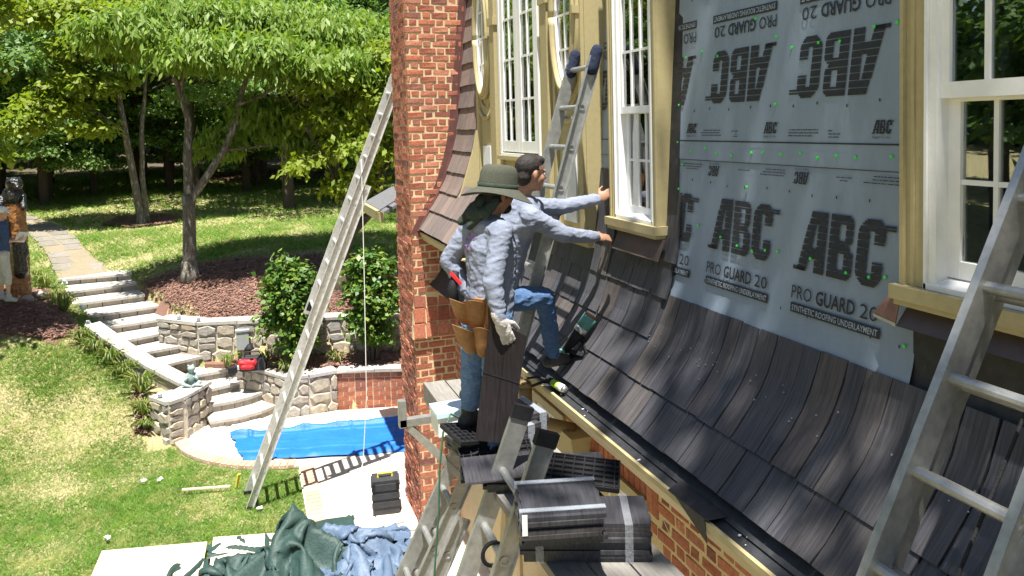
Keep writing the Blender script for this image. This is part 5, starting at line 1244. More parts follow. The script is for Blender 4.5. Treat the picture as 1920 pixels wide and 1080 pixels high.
# storage box, rags, cardboard on the patio
tbx = thing('storage_box', 'black plastic tool box with yellow handle standing against the chimney', 'tool box', (1.6,9.8,.05))
RZ = Matrix.Rotation(math.radians(-8),3,'Z'); c = V(1.60,9.82,.05)
def rb(mb, lo, hi): mb.box(c+RZ@V([(lo[i]+hi[i])/2 for i in range(3)]), [hi[i]-lo[i] for i in range(3)], RZ); return mb
rb(MB(),(-.17,-.14,0),(.17,.14,.38)).build('body', 'boxblack', tbx)
for z in (.10,.21,.32): rb(MB(),(-.178,-.15,z),(.178,-.139,z+.07)).build('drawer', 'boxblack', tbx)
rb(rb(MB(),(-.185,-.15,.381),(.185,.15,.40)),(-.17,-.13,.40),(.17,.13,.44)).build('lid', 'boxblack', tbx)
for sx in (-.15,.15): rb(MB(),(sx-.02,-.16,.34),(sx+.02,-.15,.42)).build('latch', 'blackpl', tbx)
MB().tube([c+RZ@V(-.09,0,.44),c+RZ@V(-.09,0,.49),c+RZ@V(.09,0,.49),c+RZ@V(.09,0,.44)], .014, 8).build('handle', 'yellow', tbx)
mb = MB()
for i in range(9): p = V(1.62+random.uniform(-.16,.14), 9.42+random.uniform(-.09,.07), .075); q = p+V(random.uniform(-.1,.1), random.uniform(-.06,.06), random.uniform(0,.05)); mb.cap(p, q, .025, .018)
tag(blob('rag', mb, 'rag', None, .012, 1, .015, 20), 'crumpled white rags beside the black tool box', 'rag')
def sheet_(name, label, cat, quad, th, m): o = MB().prism(quad, (0,0,th)).build(name, m); return tag(o, label, cat)
sheet_('cardboard_sheet', 'grey cardboard sheet lying under the white rags', 'cardboard', [(1.50,9.28,.056),(1.86,9.14,.056),(1.86,9.42,.056),(1.50,9.56,.056)], .006, 'card')
sheet_('cardboard_sheet', 'brown cardboard strip on the paving near the chimney foot', 'cardboard', [(1.44,8.72,.056),(1.60,8.68,.056),(1.62,9.0,.056),(1.46,9.05,.056)], .006, 'card')
sheet_('cardboard_sheet', 'small tilted cardboard piece nearest the chimney foot', 'cardboard', [(1.66,8.85,.056),(1.84,8.70,.06),(1.88,8.90,.06),(1.70,9.06,.056)], .006, 'card')
sheet_('plywood_board', 'bright plywood board lying on the lawn left of the green tarp', 'board', [(-1.80,8.95,.06),(-.62,8.72,.06),(-.57,9.80,.07),(-1.74,10.06,.07)], .014, 'ply')
sheet_('plywood_board', 'second plywood board partly under the green tarp', 'board', [(-.53,9.0,.062),(.55,8.75,.062),(.58,9.60,.07),(-.50,9.88,.07)], .014, 'ply')
st_ = MB().beam((-.95,11.45,.06),(-.32,11.30,.06),.035,.02).build('timber_batten', 'ply'); tag(st_, 'pale timber batten lying on the lawn left of the tall ladder', 'batten')
st_ = MB().beam((-.24,11.33,.02),(-.20,11.28,.22),.04,.02).build('wooden_stake', 'yellow'); tag(st_, 'short yellow stake standing in the lawn', 'stake')
for x, y in ((-1.55,12.1),(-1.35,12.07),(-1.75,10.55),(-3.0,10.4),(-.75,10.4)):
    pass
# ---- tarps
def cloth(name, label, cat, fn, nu, nv, m, th=.0):
    vs = [fn(i/nu, j/nv) for j in range(nv+1) for i in range(nu+1)]; fs_ = [(j*(nu+1)+i, j*(nu+1)+i+1, (j+1)*(nu+1)+i+1, (j+1)*(nu+1)+i) for j in range(nv) for i in range(nu)]
    return tag(pmesh(name, vs, fs_, m, smooth=True), label, cat)
def N(x, y, z=0): return mnoise.noise(V(x, y, z))
def rid(x, y, z=0): return 1-abs(N(x, y, z))*2
BQ = [V(-.34,13.30,0), V(2.6,12.85,0), V(2.3,11.42,0), V(-.16,12.15,0)]
def bt(u, v):
    p = BQ[0].lerp(BQ[1],u).lerp(BQ[3].lerp(BQ[2],u),v); e = min(u*6,v*6,(1-v)*6,1)
    z = .060+.016*abs(N(u*2.5+v,v*3,1))+.006*N(u*14,v*9)
    for v0, sl, h_, w_ in ((.20,.10,.055,.030),(.46,-.06,.030,.018),(.47,.16,.026,.016),(.74,.05,.045,.026),(.62,-.20,.022,.014)):
        d_ = abs(v-v0-sl*(u-.5)-.03*N(u*4,v0*9)); z += h_*max(0,1-d_/w_)*(.55+.6*N(u*3.5,v0*7))
    for u0, sl, h_, w_ in ((.14,.12,.04,.016),(.33,-.1,.02,.010),(.62,.1,.02,.010),(.66,.0,.03,.012),(.88,-.1,.03,.012)):
        d_ = abs(u-u0-sl*(v-.5)-.02*N(v*5,u0*9)); z += h_*max(0,1-d_/w_)*(.55+.6*N(v*4,u0*7))
    if v < .12: z += .10*math.sin(v/.12*math.pi)*(.6+.6*N(u*9,0))
    if v > .85: z += .03*math.sin((v-.85)/.15*math.pi)*(1+N(u*11,5))
    return (p.x+.06*N(v*5,u*3,4), p.y+.07*N(u*5,v*2,8), z)
cloth('blue_tarp', 'bright blue tarp spread flat on the patio', 'tarp', bt, 150, 70, 'bluetarp')
def pbd(n, m, size, init, iters, pins=(), floor=.07, sup=None, grav=.0016, seed=1, fr=.9):
    """position-based cloth: n x m particles relax under gravity until the folds hold."""
    g_ = np.random.default_rng(seed); dx, dy = size[0]/(n-1), size[1]/(m-1)
    P = np.array([[init(i/(n-1), j/(m-1)) for i in range(n)] for j in range(m)], float); P += g_.normal(size=P.shape)*.012; Q = P.copy()
    pin = [(int(v*(m-1)), int(u*(n-1)), np.array(p)) for u, v, p in pins]
    cons = [((0,1),dx,.9),((1,0),dy,.9),((1,1),math.hypot(dx,dy),.5),((1,-1),math.hypot(dx,dy),.5),((0,2),2*dx,.16),((2,0),2*dy,.16),((0,5),5*dx,.06),((5,0),5*dy,.06)]
    for it in range(iters):
        vel = (P-Q)*.96; Q = P.copy(); P = P+vel; P[:,:,2] -= grav
        for _ in range(3):
            for (dj, di), L, k in cons:
                j0 = slice(0, m-dj); j1 = slice(dj, m)
                i0, i1 = (slice(0, n-di), slice(di, n)) if di >= 0 else (slice(-di, n), slice(0, n+di))
                d = P[j1,i1]-P[j0,i0]; l = np.linalg.norm(d, axis=2, keepdims=True)+1e-9; c = d*(.5*k*.5*(l-L)/l)
                P[j0,i0] += c; P[j1,i1] -= c
            for j, i, p in pin: P[j,i] = p
        fl = floor if sup is None else np.maximum(floor, sup(P[:,:,0], P[:,:,1]))
        low = P[:,:,2] < fl; P[:,:,2] = np.maximum(P[:,:,2], fl)
        for a_ in (0,1): P[:,:,a_] = np.where(low, Q[:,:,a_]+(P[:,:,a_]-Q[:,:,a_])*(1-fr), P[:,:,a_])
    return P
def tarp(name, label, P, m):
    mm, nn = P.shape[:2]; fs_ = [(j*nn+i, j*nn+i+1, (j+1)*nn+i+1, (j+1)*nn+i) for j in range(mm-1) for i in range(nn-1)]
    o = pmesh(name, P.reshape(-1,3), fs_, m, smooth=False); return tag(o, label, 'tarp')
def ini(x0, x1, y0, y1, h, s_, k=3.0):
    return lambda u, v: (x0+(x1-x0)*u+.10*N(u*k,v*k,s_), y0+(y1-y0)*v+.10*N(u*k,v*k,s_+5), .12+h*(.5+.5*N(u*k*.9+s_,v*k*.9,s_+2))+.12*rid(u*k*2+s_,v*k*.8+.5*u,s_))
def ridges(*L):
    """heap of stiff folds: each (x0,y0,h0,x1,y1,h1,half_width)."""
    def f(x, y):
        z = np.zeros_like(x)
        for x0, y0, h0, x1, y1, h1, w_ in L:
            dx, dy = x1-x0, y1-y0; t = np.clip(((x-x0)*dx+(y-y0)*dy)/(dx*dx+dy*dy), 0, 1); d = np.hypot(x-x0-t*dx, y-y0-t*dy)
            z = np.maximum(z, (h0+(h1-h0)*t)*np.clip(1-d/w_, 0, 1))
        return z
    return f
tarp('green_tarp', 'crumpled dark green tarp heaped to a peak on the boards', pbd(66, 60, (2.5,2.25), ini(-.35,1.05,8.10,9.60,.5,1.0,2.5), 60, (), sup=ridges((.40,9.12,.74,.62,8.95,.48,.26),(.40,9.12,.72,.15,8.55,.28,.26),(.62,8.95,.48,1.0,8.75,.28,.24),(.35,8.9,.5,.55,8.3,.25,.25),(-.3,8.6,.25,.1,8.9,.35,.25)), seed=1, fr=.97), 'greentarp')
tarp('grey_tarp', 'blue-grey side of a tarp bunched right of the green peak', pbd(52, 42, (1.8,1.5), ini(.62,1.50,8.45,9.2,.5,4.0,2.5), 50, (), sup=ridges((.75,9.0,.46,1.3,8.85,.34,.26),(1.0,8.9,.42,1.1,8.5,.2,.25)), seed=2, fr=.97), 'silvertarp')
tarp('green_tarp', 'low folds of green tarp spilling over the left plywood board', pbd(66, 44, (2.4,1.6), ini(-1.05,.25,8.2,9.2,.4,7.0,2.5), 50, (), sup=ridges((-.7,8.7,.22,-.2,9.0,.30,.25),(-.2,9.0,.3,.2,8.8,.3,.25),(-.5,8.5,.2,.1,8.4,.22,.2)), seed=3, fr=.97), 'greentarp')
tarp('grey_tarp', 'flat blue-grey tarp fold on the paving by the chimney foot', pbd(52, 36, (1.8,1.2), ini(.70,1.80,8.05,8.85,.22,9.0,2.5), 50, (), sup=ridges((.9,8.6,.2,1.7,8.5,.12,.2)), seed=4, fr=.97), 'silvertarp')
# ================================================================== VEGETATION
def leaves(lobes, n, size, long=1.0, droop=.2, clump=26, spread=.16, shell=.55, upb=.8, seed=0, fill=0):
    """leaf quads clustered on twig tips through the volume of the lobes."""
    g = np.random.default_rng(seed); lobes = [(np.array(c, float), np.array(r, float)) for c, r in lobes]
    wts = np.array([r[0]*r[1]+r[0]*r[2]*1.5 for c, r in lobes]); wts /= wts.sum()
    nc = max(1, n//clump); li = g.choice(len(lobes), nc, p=wts)
    d = g.normal(size=(nc,3)); d /= np.linalg.norm(d, axis=1)[:,None]; d[:,2] = np.where(d[:,2] < -.35, -d[:,2]*.5, d[:,2])
    rad = shell+(1-shell)*g.random(nc)**.6; rad *= 1+.22*g.normal(size=nc)*.7
    cen = np.array([c for c, r in lobes])[li]; rr = np.array([r for c, r in lobes])[li]
    tips = cen+d*rad[:,None]*rr; outw = d
    k = g.integers(0, nc, n); p = tips[k]+g.normal(size=(n,3))*spread*np.array([1,1,.55])
    nrm = outw[k]*.5+np.array([0,0,upb])+g.normal(size=(n,3))*.45; nrm /= np.linalg.norm(nrm, axis=1)[:,None]
    ax = g.normal(size=(n,3))+outw[k]*.5+np.array([0,0,-droop*2.5]); ax -= nrm*(ax*nrm).sum(1)[:,None]*(1-droop); ax /= np.linalg.norm(ax, axis=1)[:,None]
    sd = np.cross(nrm, ax); sd /= np.linalg.norm(sd, axis=1)[:,None]+1e-9
    s = size*(.45+.95*g.random(n))[:,None]; wd = s*.42/long**.5; ln = s*long**.5
    tip = p+ax*ln-np.array([0,0,1])*ln*.18*droop; mid = p+ax*ln*.45; nn = np.cross(ax, sd)
    v = np.stack([p, mid+sd*wd-nn*wd*.25, tip, mid-sd*wd-nn*wd*.25], 1).reshape(-1,3)
    return v, np.arange(n*4).reshape(-1,4)
def limb(mb, pts, rad, seg=9, wob=.03):
    P = []; R = []
    for i in range(len(pts)-1):
        a, b = V(pts[i]), V(pts[i+1])
        for k in range(4):
            f = k/4; q = a.lerp(b, f); w_ = wob*(b-a).length*.4
            P.append(q+V(N(q.x*2,q.y*2,q.z*2), N(q.x*2+9,q.y*2,q.z*2), 0)*w_); R.append(rad[i]+(rad[i+1]-rad[i])*f)
    P.append(V(pts[-1])); R.append(rad[-1]); mb.tube(P, R, seg)
def tree(name, label, base, stems, lobes, n, size, leaf, bark='bark', group=None, cat='tree', twigs=True, **kw):
    o = thing(name, label, cat, base, group); mb = MB()
    b = V(base); flare = stems[0][1][0]
    for pts, rad in stems: limb(mb, pts, rad)
    mb.tube([b-V(0,0,.2), b+V(0,0,.05), b+V(0,0,.35)], [flare*1.5, flare*1.3, flare*.98], 10)
    if twigs:
        ends = [V(p) for pts, rad in stems for p in pts[1:]]
        for c, r in lobes:
            c = V(c); e = min(ends, key=lambda q: (q-c).length+.6*max(0, q.z-c.z)); limb(mb, [e, e.lerp(c,.55)+V(0,0,.1), c], [.035,.022,.010], 6)
            for _ in range(3):
                q = c+V(random.uniform(-.8,.8)*r[0], random.uniform(-.8,.8)*r[1], random.uniform(-.2,.6)*r[2]); limb(mb, [e.lerp(c,.6), q], [.016,.005], 5)
    mb.build('trunk', bark, o, True)
    v, f = leaves(lobes, n, size, **kw); pmesh('crown', v, f, leaf, o)
    return o
tz = T(-1.1,17.7)
tree('shade_tree', 'forked grey-barked tree with drooping bright leaves above the stone steps', (-1.1,17.7,tz),
 [([(-1.1,17.7,tz),(-1.07,17.7,2.8),(-1.05,17.7,3.70)],[.155,.135,.13]),
  ([(-1.05,17.7,3.60),(-1.03,17.72,4.5),(-.98,17.8,5.3),(-1.12,17.85,5.9),(-1.5,17.95,7.0)],[.10,.09,.075,.06,.04]),
  ([(-1.10,17.85,5.9),(-.98,18.0,6.8),(-.8,18.0,7.6)],[.05,.04,.02]),
  ([(-1.03,17.7,3.55),(-.62,17.6,4.15),(-.30,17.55,4.62),(-.05,17.55,5.2),(.10,17.5,5.8),(.35,17.4,6.5)],[.085,.085,.075,.07,.055,.035]),
  ([(.08,17.5,5.6),(.5,17.4,5.75),(1.0,17.3,6.1)],[.045,.04,.025])],
 [((-.5,17.0,6.55),(1.0,.9,.50)),((.7,16.7,6.45),(1.1,.9,.50)),((1.9,16.5,6.25),(1.0,.9,.45)),((2.9,16.8,6.1),(.9,.9,.5)),((-1.9,17.6,7.0),(1.1,.9,.5)),((-.2,18.9,7.3),(1.3,1.0,.6)),((1.3,18.8,7.3),(1.3,1.0,.6)),((2.6,18.6,7.1),(1.1,1.0,.6)),((.3,18.0,7.3),(1.2,.9,.45)),((1.8,17.7,7.1),(1.1,.9,.45)),((-.9,18.0,7.4),(1.1,.9,.45)),
  ((.45,17.9,5.35),(.55,.5,.40)),((1.1,18.0,5.0),(.6,.5,.40)),((1.65,17.7,4.6),(.5,.45,.35)),((2.3,17.6,5.3),(.6,.5,.4)),((-.45,18.1,4.7),(.35,.35,.45))],
 88000, .112, 'leafA', long=2.5, droop=.8, spread=.17, seed=1)
z2 = T(-2.8,25)
tree('young_tree', 'slender twin-stemmed tree with yellow-green leaves in a mulch ring', (-2.8,25,z2),
 [([(-2.8,25,z2),(-2.92,25,3.6),(-3.1,25,5.05),(-3.28,25,6.9),(-3.2,25,8.2)],[.12,.105,.09,.06,.03]), ([(-2.66,25.1,z2),(-2.72,25.1,3.8),(-2.66,25.2,5.4),(-2.4,25.2,7.4)],[.085,.075,.06,.03]), ([(-3.1,25,5.1),(-3.8,24.8,5.7),(-4.7,24.6,5.9)],[.045,.035,.015]), ([(-3.25,25,6.5),(-4.0,24.8,7.0)],[.04,.02])],
 [((-4.9,24.4,5.75),(.9,.7,.38)),((-4.1,24.6,6.4),(1.0,.8,.40)),((-5.6,24.3,5.35),(.6,.6,.30)),((-3.6,24.6,7.4),(1.2,1.0,.5)),((-2.6,24.8,8.2),(1.5,1.2,.6)),((-4.6,24.8,8.3),(1.3,1.1,.6)),((-1.4,25,7.6),(1.0,.9,.5)),((-3.9,24.3,5.2),(.5,.5,.22))],
 22000, .16, 'leafB', long=1.3, droop=.4, spread=.2, seed=2)
tree('maple_tree', 'maple branch with lime leaves hanging in at the left edge above the bear', (-6.6,14.8,T(-6.6,14.8)),
 [([(-6.6,14.8,T(-6.6,14.8)),(-6.5,14.8,3.5),(-6.2,14.9,5.6),(-5.6,15,7.4)],[.2,.17,.14,.08]), ([(-6.3,14.9,5.0),(-5.0,15.1,5.6),(-4.2,15.2,5.2)],[.08,.05,.02]), ([(-6.2,14.9,5.6),(-5.0,15.1,6.9),(-4.0,15.2,6.9)],[.08,.05,.02])],
 [((-4.25,15.1,7.0),(.75,.6,.6)),((-4.45,15.2,6.15),(.65,.5,.45)),((-4.2,15.15,4.75),(.38,.38,.40)),((-4.6,15.2,5.3),(.5,.4,.4)),((-3.7,15.2,7.6),(.6,.5,.4)),((-5.6,15,7.4),(1.4,1.2,1.1)),((-6.6,14.7,6.2),(1.2,1.1,1.0))],
 20000, .12, 'leafB', long=1.0, droop=.45, spread=.14, seed=3)
z4 = T(1.87,16.2)
tree('understory_tree', 'crooked dark-stemmed tree behind the tall ladder with light green sprays', (1.87,16.2,z4),
 [([(1.87,16.2,z4),(1.93,16.2,2.4),(2.12,16.2,2.85),(2.5,16.2,3.2),(2.75,16.2,3.8),(2.7,16.3,5.0)],[.13,.12,.105,.09,.07,.03]), ([(2.1,16.2,2.8),(1.95,16.2,3.7),(1.6,16.1,4.5),(1.3,16,5.0)],[.06,.05,.03,.015])],
 [((1.25,16.0,4.30),(.38,.35,.25)),((2.15,16.0,4.6),(.55,.5,.40)),((2.8,16.0,5.5),(.6,.5,.5)),((2.25,16.2,3.85),(.50,.45,.35)),((3.1,16.3,4.5),(.6,.6,.5)),((1.7,16.4,5.2),(.55,.5,.4)),((2.0,16.3,5.9),(.7,.6,.4)),((3.2,16.2,6.4),(.7,.6,.5))],
 9000, .125, 'leafB', 'barkdark', long=1.4, droop=.5, spread=.14, seed=4)
def shrub(x, y, z, w_, h, label, seed):
    o = thing('camellia_shrub', label, 'shrub', (x,y,z), 'glossy shrubs in front of the upper wall'); mb = MB()
    for k in range(6):
        a = k*1.05; limb(mb, [(x+.05*math.cos(a),y+.05*math.sin(a),z-.05),(x+.14*math.cos(a),y+.14*math.sin(a),z+h*.35),(x+.3*w_*math.cos(a),y+.3*w_*math.sin(a),z+h*.75)], [.03,.022,.008], 6)
    mb.build('stem', 'barkdark', o, True)
    L = [((x,y,z+h*.62),(w_*.46,w_*.42,h*.28)),((x-.05,y-.05,z+h*.40),(w_*.46,w_*.42,h*.26)),((x+.06*w_,y,z+h*.80),(w_*.36,w_*.34,h*.19)),((x-.22*w_,y-.1,z+h*.66),(w_*.28,w_*.28,h*.16)),((x+.24*w_,y-.1,z+h*.56),(w_*.28,w_*.28,h*.18)),((x+.1,y-.1,z+h*.24),(w_*.34,w_*.32,h*.13)),((x-.12,y+.05,z+h*.92),(w_*.16,w_*.16,h*.10)),((x+.30*w_,y-.1,z+h*.86),(w_*.12,w_*.12,h*.09)),((x-.42*w_,y-.1,z+h*.46),(w_*.14,w_*.14,h*.08)),((x-.34*w_,y,z+h*.84),(w_*.10,w_*.1,h*.07))]
    v, f = leaves(L, 6500, .095, long=1.25, droop=.3, spread=.09, shell=.5, seed=seed); pmesh('foliage', v, f, 'leafE', o)
shrub(.78,14.42,.70,.95,2.0,'round glossy shrub left of the tall ladder behind the stone wall',11); shrub(2.18,14.10,.70,.80,2.05,'tall glossy shrub right of the tall ladder above the brick wall',12)
def lily(x, y, z, r, h, n, label, seed, m='lily'):
    o = thing('lily_clump', label, 'plant', (x,y,z), 'strappy leaved clumps in the beds'); g = np.random.default_rng(seed); mb = MB()
    for _ in range(n):
        a = g.random()*6.283; l = h*(.6+.5*g.random()); rr = r*(.5+.8*g.random()); d = V(math.cos(a),math.sin(a),0); s_ = V(-d.y,d.x,0)*.010
        P = [V(x,y,z)+d*(.03), V(x,y,z)+d*rr*.45+V(0,0,l*.75), V(x,y,z)+d*rr*.85+V(0,0,l*.85), V(x,y,z)+d*rr*1.15+V(0,0,l*.60)]
        mb.add([P[0]-s_*.6,P[0]+s_*.6,P[1]+s_,P[1]-s_,P[2]+s_*.8,P[2]-s_*.8,P[3]], [(0,1,2,3),(3,2,4,5),(5,4,6)])
    mb.build('blade', m, o)
LL = [(-2.05,14.75,.2,.26,'striped lily clump beside the lower end of the curb'),(-2.3,15.05,.22,.28,'lily clump on the bank just above the lowest one'),(-2.55,15.3,.22,.27,'bright lily clump halfway up the curb'),(-2.8,15.55,.2,.25,'small lily clump near the top of the curb'),(-1.75,14.3,.24,.3,'wide pale lily clump left of the frog statue'),(-1.68,13.85,.2,.24,'green clump at the left face of the pier'),(-3.35,17.0,.22,.34,'grassy clump beside the middle steps'),(-3.55,17.4,.2,.28,'low green clump beside the upper steps'),(-4.0,18.7,.26,.26,'pale lily clump left of the topmost step'),(-4.25,19.2,.18,.2,'small lily clump by the garden path'),(-1.62,13.62,.13,.16,'tiny yellow-green sprig at the pier foot')]
for i, (x, y, r, h, lb) in enumerate(LL): lily(x, y, T(x,y)+.02, r*1.3, h*1.25, 64, lb, i)
for i, (x, y, lb) in enumerate([(-.36,14.95,'lily clump left of the grey utility box'),(.30,14.9,'lily clump right of the path light'),(.62,14.15,'lily clump at the foot of the left shrub'),(1.55,14.3,'lily clump between the two glossy shrubs')]): lily(x, y, .71, .22, .28, 40, lb, 40+i)
# ---- the wood behind
bark_p = {}
def proto(kind, seed):
    g = np.random.default_rng(seed); mb = MB(); h = (9,11,8)[kind]
    limb(mb, [(0,0,-.3),(.1,0,h*.25),(0,.1,h*.5),(.15,0,h*.85)], [.28,.24,.2,.06], 9)
    L = []
    for k in range(15):
        a = g.random()*6.283; zz = (.24+.72*g.random())*h; r = (1.9 if zz < .6*h else 1.3)*(.6+.6*g.random())
        c = (r*math.cos(a), r*math.sin(a), zz); L.append((c, (1.15+.5*g.random(), 1.15+.5*g.random(), .55+.3*g.random())))
        limb(mb, [(0,0,zz*.75), (c[0]*.6,c[1]*.6,zz*.95), c], [.07,.045,.015], 6)
    t = mb.mesh('trunk', 'barkdark', True)
    v, f = leaves(L, 17000, (.19,.21,.18)[kind], long=1.2, droop=.35, spread=.26, shell=.45, seed=seed)
    c = pmesh('tmpc', v, f, ('leafC','leafD','leafA')[kind]); me = c.data; bpy.data.objects.remove(c); me.name = 'crown'; return t, me
PR = [proto(0,21), proto(1,22), proto(2,23)]
def highproto(seed):
    g = np.random.default_rng(seed); mb = MB(); limb(mb, [(0,0,-.3),(.08,0,2),(0,.05,4),(.2,0,7)], [.26,.2,.17,.07], 9); L = []
    for k in range(18):
        a = k*2.4; r = 3.6*math.sqrt((k+.5)/18); zz = 4.2+2.4*(1-r/3.6)+1.2*g.random(); c = (r*math.cos(a), r*math.sin(a), zz); L.append((c, (1.25,1.25,.6))); limb(mb, [(0,0,3.2+.1*k), (c[0]*.5,c[1]*.5,zz*.9), c], [.075,.045,.015], 6)
    t = mb.mesh('trunk', 'barkdark', True); v, f = leaves(L, 11000, .19, long=1.3, droop=.45, spread=.26, shell=.35, seed=seed); c = pmesh('tmpc', v, f, 'leafC'); me = c.data; bpy.data.objects.remove(c); me.name = 'crown'; return t, me
PR.append(highproto(31))
lbl = ['tree with silvery green leaves at the edge of the wood behind the lawn', 'tall dark green tree in the shaded wood behind the lawn', 'light green tree at the back of the lawn']
WT = [(-11,38,0,1.0),(-7.6,37,1,1.0),(-4.2,39,0,.9),(-1.2,41,1,1.0),(2.2,38,1,.95),(5.0,37,0,.9),(8.0,36,1,1),(-14,44,1,1.1),(-9.5,46,1,1.15),(-5.5,47,1,1.1),(-1,48,0,1.1),(3,46,1,1.1),(7,45,1,1.1),(11,42,1,1),(-18,40,1,1.1),(-9.3,31,0,.8),(-6.3,30,0,.62),(3.2,27.5,0,.62),(5.6,27,1,.75),(-13.5,33,2,.9),(-22,46,1,1.2),(-27,38,1,1.2),(-12,26,1,.95),(-17,30,1,1.1),(.6,33.5,1,.72),(8.5,29,0,.9),(-6.6,31.5,3,1.0),(-1.6,30.5,3,.95),(3.6,31.5,3,1.0),(-10.5,29,3,1.0),(-4.0,35.5,3,1.05),(1.5,26.5,3,.8),(6.5,24,3,.9),(-8.4,33.5,0,.55),(-5.2,32.5,0,.5),(-2.6,33,0,.58),(.2,31.5,0,.5),(2.4,33,0,.6),(-11.5,35,0,.6),(5,33,0,.6),(-13.5,38,2,.9),(-3,37.5,2,.85),(1,38,2,.8)]
lbl = ['silvery green', 'dark green', 'light green', 'high-crowned']; ORD = 'first second third fourth fifth sixth seventh eighth ninth tenth eleventh twelfth thirteenth fourteenth fifteenth sixteenth seventeenth eighteenth nineteenth twentieth'.split()
rows_ = [('nearest', [q for q in WT if q[1] < 31.6]), ('second', [q for q in WT if 31.6 <= q[1] < 36.5]), ('third', [q for q in WT if 36.5 <= q[1] < 41.5]), ('farthest', [q for q in WT if q[1] >= 41.5])]
LB = {q: '%s wood tree, %s from the left in the %s row' % (lbl[q[2]], ORD[min(i,19)], rn) for rn, L_ in rows_ for i, q in enumerate(sorted(L_, key=lambda q: q[0]/q[1]))}
for i, (x, y, k, s_) in enumerate(WT):
    o = thing('wood_tree', LB[(x,y,k,s_)], 'tree', (x,y,T(x,y)), 'trees of the wood behind the lawn'); o.rotation_euler = (0,0,i*1.7); o.scale = (s_*random.uniform(.92,1.1), s_*random.uniform(.92,1.1), s_)
    for nm, me in (('trunk',PR[k][0]),('crown',PR[k][1])):
        c = bpy.data.objects.new(nm, me); COL.objects.link(c); c.parent = o
# garden-side trees that the window panes mirror
for i, (x, y, k, s_) in enumerate([(-15,16,1,1.0),(-13,11,1,1.05),(-16,6,1,1.1),(-20,20,1,1.2),(-21,11,1,1.2),(-14,1,1,1.0),(-20,-1,1,1.2)]):
    o = thing('wood_tree', '%s dark garden tree left of the frame, mirrored in the window panes' % ORD[i], 'tree', (x,y,T(x,y)), 'garden trees beyond the left edge'); o.rotation_euler = (0,0,i*2.1); o.scale = (s_,s_,s_)
    for nm, me in (('trunk',PR[k][0]),('crown',PR[k][1])):
        c = bpy.data.objects.new(nm, me); COL.objects.link(c); c.parent = o
g = np.random.default_rng(5); L = []
for k in range(120): L.append(((g.uniform(-60,50), g.uniform(52,64), g.uniform(4,20)), (4,3,2.6)))
for k in range(60): L.append(((g.uniform(-44,-32), g.uniform(-15,55), g.uniform(3,18)), (3,4,2.6)))
v, f = leaves(L, 90000, .75, spread=1.0, shell=.3, seed=6); tag(pmesh('far_wood', v, f, 'leafD'), 'dense dark mass of woodland beyond the lawn', 'woodland', kind='stuff')
# ---- tree over the house that dapples the slope with shade
tree('shade_tree', 'tall broad tree standing behind the camera whose crown shades the roof slope', (-4.5,-6.0,0),
 [([(-4.5,-6,0),(-4.3,-6,6),(-3.6,-5.6,11),(-2.2,-5,16)],[.45,.38,.3,.18]), ([(-3.6,-5.6,11),(-1.2,-4,14.5),(1.2,-2.4,17)],[.2,.13,.06]), ([(-2.6,-5.2,14.5),(-.4,-3,16.5),(1.6,-.8,17.8)],[.15,.1,.05])],
 [((1.9,-2.3,17.5),(1.5,1.15,.8)),((1.5,-.75,17.9),(1.5,.75,.7)),((2.1,.5,18.3),(1.3,.6,.6)),((1.4,-3.9,17.5),(1.7,1.3,.9)),((3.1,-1.3,18.5),(1.4,1.7,.8)),((.1,-2.1,18.1),(1.0,1.0,.6)),((-1.5,-5.0,16.5),(2.2,2,1.4))],
 8200, .17, 'leafA', long=1.2, droop=.3, spread=.22, shell=.2, seed=8)
# ---- grass blades and mulch chips
def keepgrass(x, y):
    k = np.ones(len(x), bool)
    jx = x+RNG.normal(size=len(x))*.20; jy = y+RNG.normal(size=len(x))*.20
    for n_, p in beds.items(): k &= ~inpoly(jx, jy, p)
    k &= ~((np.hypot(x-CC.x, y-CC.y) < CR+.02) & (y < 15.5)); k &= ~((x > .62) & (y < 13.3)); k &= ~((x > -1.25) & (y > 13.2) & (y < 16.2))
    k &= ~inpoly(x, y, STP); k &= ~inpoly(x, y, [(-1.6,13.2),(-1.0,13.2),(-.9,15.2),(-1.5,15.2),(-2.9,16.2),(-2.95,15.9),(-1.6,14.6)])
    k &= ~inpoly(x, y, pl+pr[::-1]); return k
def blades(n, x0, x1, y0, y1, h, w_, seed):
    g = np.random.default_rng(seed); x = g.uniform(x0,x1,n); y = g.uniform(y0,y1,n)
    dens = np.array([mnoise.noise(V(a*1.1,b*1.1,4))+.5*mnoise.noise(V(a*3.3,b*3.3,7)) for a, b in zip(x, y)]); k = keepgrass(x, y) & (dens > -.75+.9*(g.random(n)-.5)); x, y, dens = x[k], y[k], dens[k]; n = len(x)
    z = terr(x, y); a = g.random(n)*6.283; hh = h*(.5+.8*g.random(n))*(1+.5*np.clip(dens,-.5,.8)); ln = hh*(1.2+1.6*g.random(n)); b = g.random(n)*6.283
    dx, dy = np.cos(a)*w_/2, np.sin(a)*w_/2
    v = np.stack([np.stack([x-dx,y-dy,z-.02],1), np.stack([x+dx,y+dy,z-.02],1), np.stack([x+ln*np.cos(b),y+ln*np.sin(b),z+hh],1)],1).reshape(-1,3)
    return v
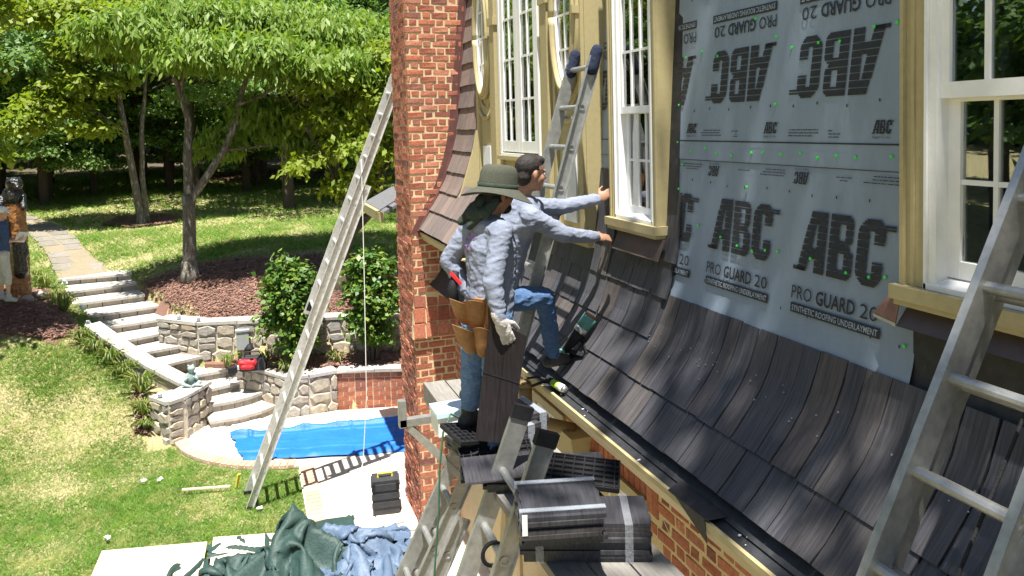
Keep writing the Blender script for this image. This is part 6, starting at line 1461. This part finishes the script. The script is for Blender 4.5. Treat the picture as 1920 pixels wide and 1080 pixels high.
v = np.concatenate([blades(300000,-6.5,.7,8.2,16.5,.034,.011,1), blades(60000,-8,5,16.5,24,.075,.02,2), blades(50000,-16,8,24,42,.10,.035,3)])
tag(pmesh('grass', v, np.arange(len(v)).reshape(-1,3), 'blade'), 'patchy sunlit lawn grass', 'grass', kind='stuff')
g = np.random.default_rng(9); VV = []
for k_, p in list(beds.items())+[('b',[(.12,14.74),(.5,14.22),(.74,14.05),(1.47,14.08),(3.5,13.4),(3.5,14.35),(1.94,14.74),(.55,15.12),(-.6,15.46),(-.15,15.05)])]:
    px = [q[0] for q in p]; py = [q[1] for q in p]; n = int(2600*min(12,(max(px)-min(px))*(max(py)-min(py)))); x = g.uniform(min(px),max(px),n); y = g.uniform(min(py),max(py),n); kk = inpoly(x,y,p); x, y = x[kk], y[kk]; n = len(x)
    z = (terr(x,y) if k_ != 'b' else np.full(n,.70))+.035+.02*g.random(n); a = g.random(n)*6.283; l = .012+.03*g.random(n); w_ = .006+.008*g.random(n); tl = (g.random(n)-.4)*.03
    ca, sa = np.cos(a), np.sin(a)
    VV.append(np.stack([np.stack([x-ca*l-sa*w_,y-sa*l+ca*w_,z],1), np.stack([x-ca*l+sa*w_,y-sa*l-ca*w_,z],1), np.stack([x+ca*l+sa*w_,y+sa*l-ca*w_,z+tl],1), np.stack([x+ca*l-sa*w_,y+sa*l+ca*w_,z+tl],1)],1).reshape(-1,3))
v = np.concatenate(VV); tag(pmesh('mulch_chips', v, np.arange(len(v)).reshape(-1,4), 'chips'), 'shredded red-brown bark mulch', 'mulch', kind='stuff')
# ---- litter on the lawn
for i, (x, y, lb) in enumerate([(-1.5,12.05,'white scrap on the lawn below the pier'),(-1.28,12.02,'thin pale scrap right of the white one'),(-1.75,10.5,'white scrap in the middle of the lawn'),(.05,10.55,'white scrap beside the tall ladder foot')]):
    o = MB().box((x,y,.03),(.07,.045,.012),Matrix.Rotation(i,3,'Z'),jit=.012).build('paper_scrap','rag'); tag(o, lb, 'scrap')
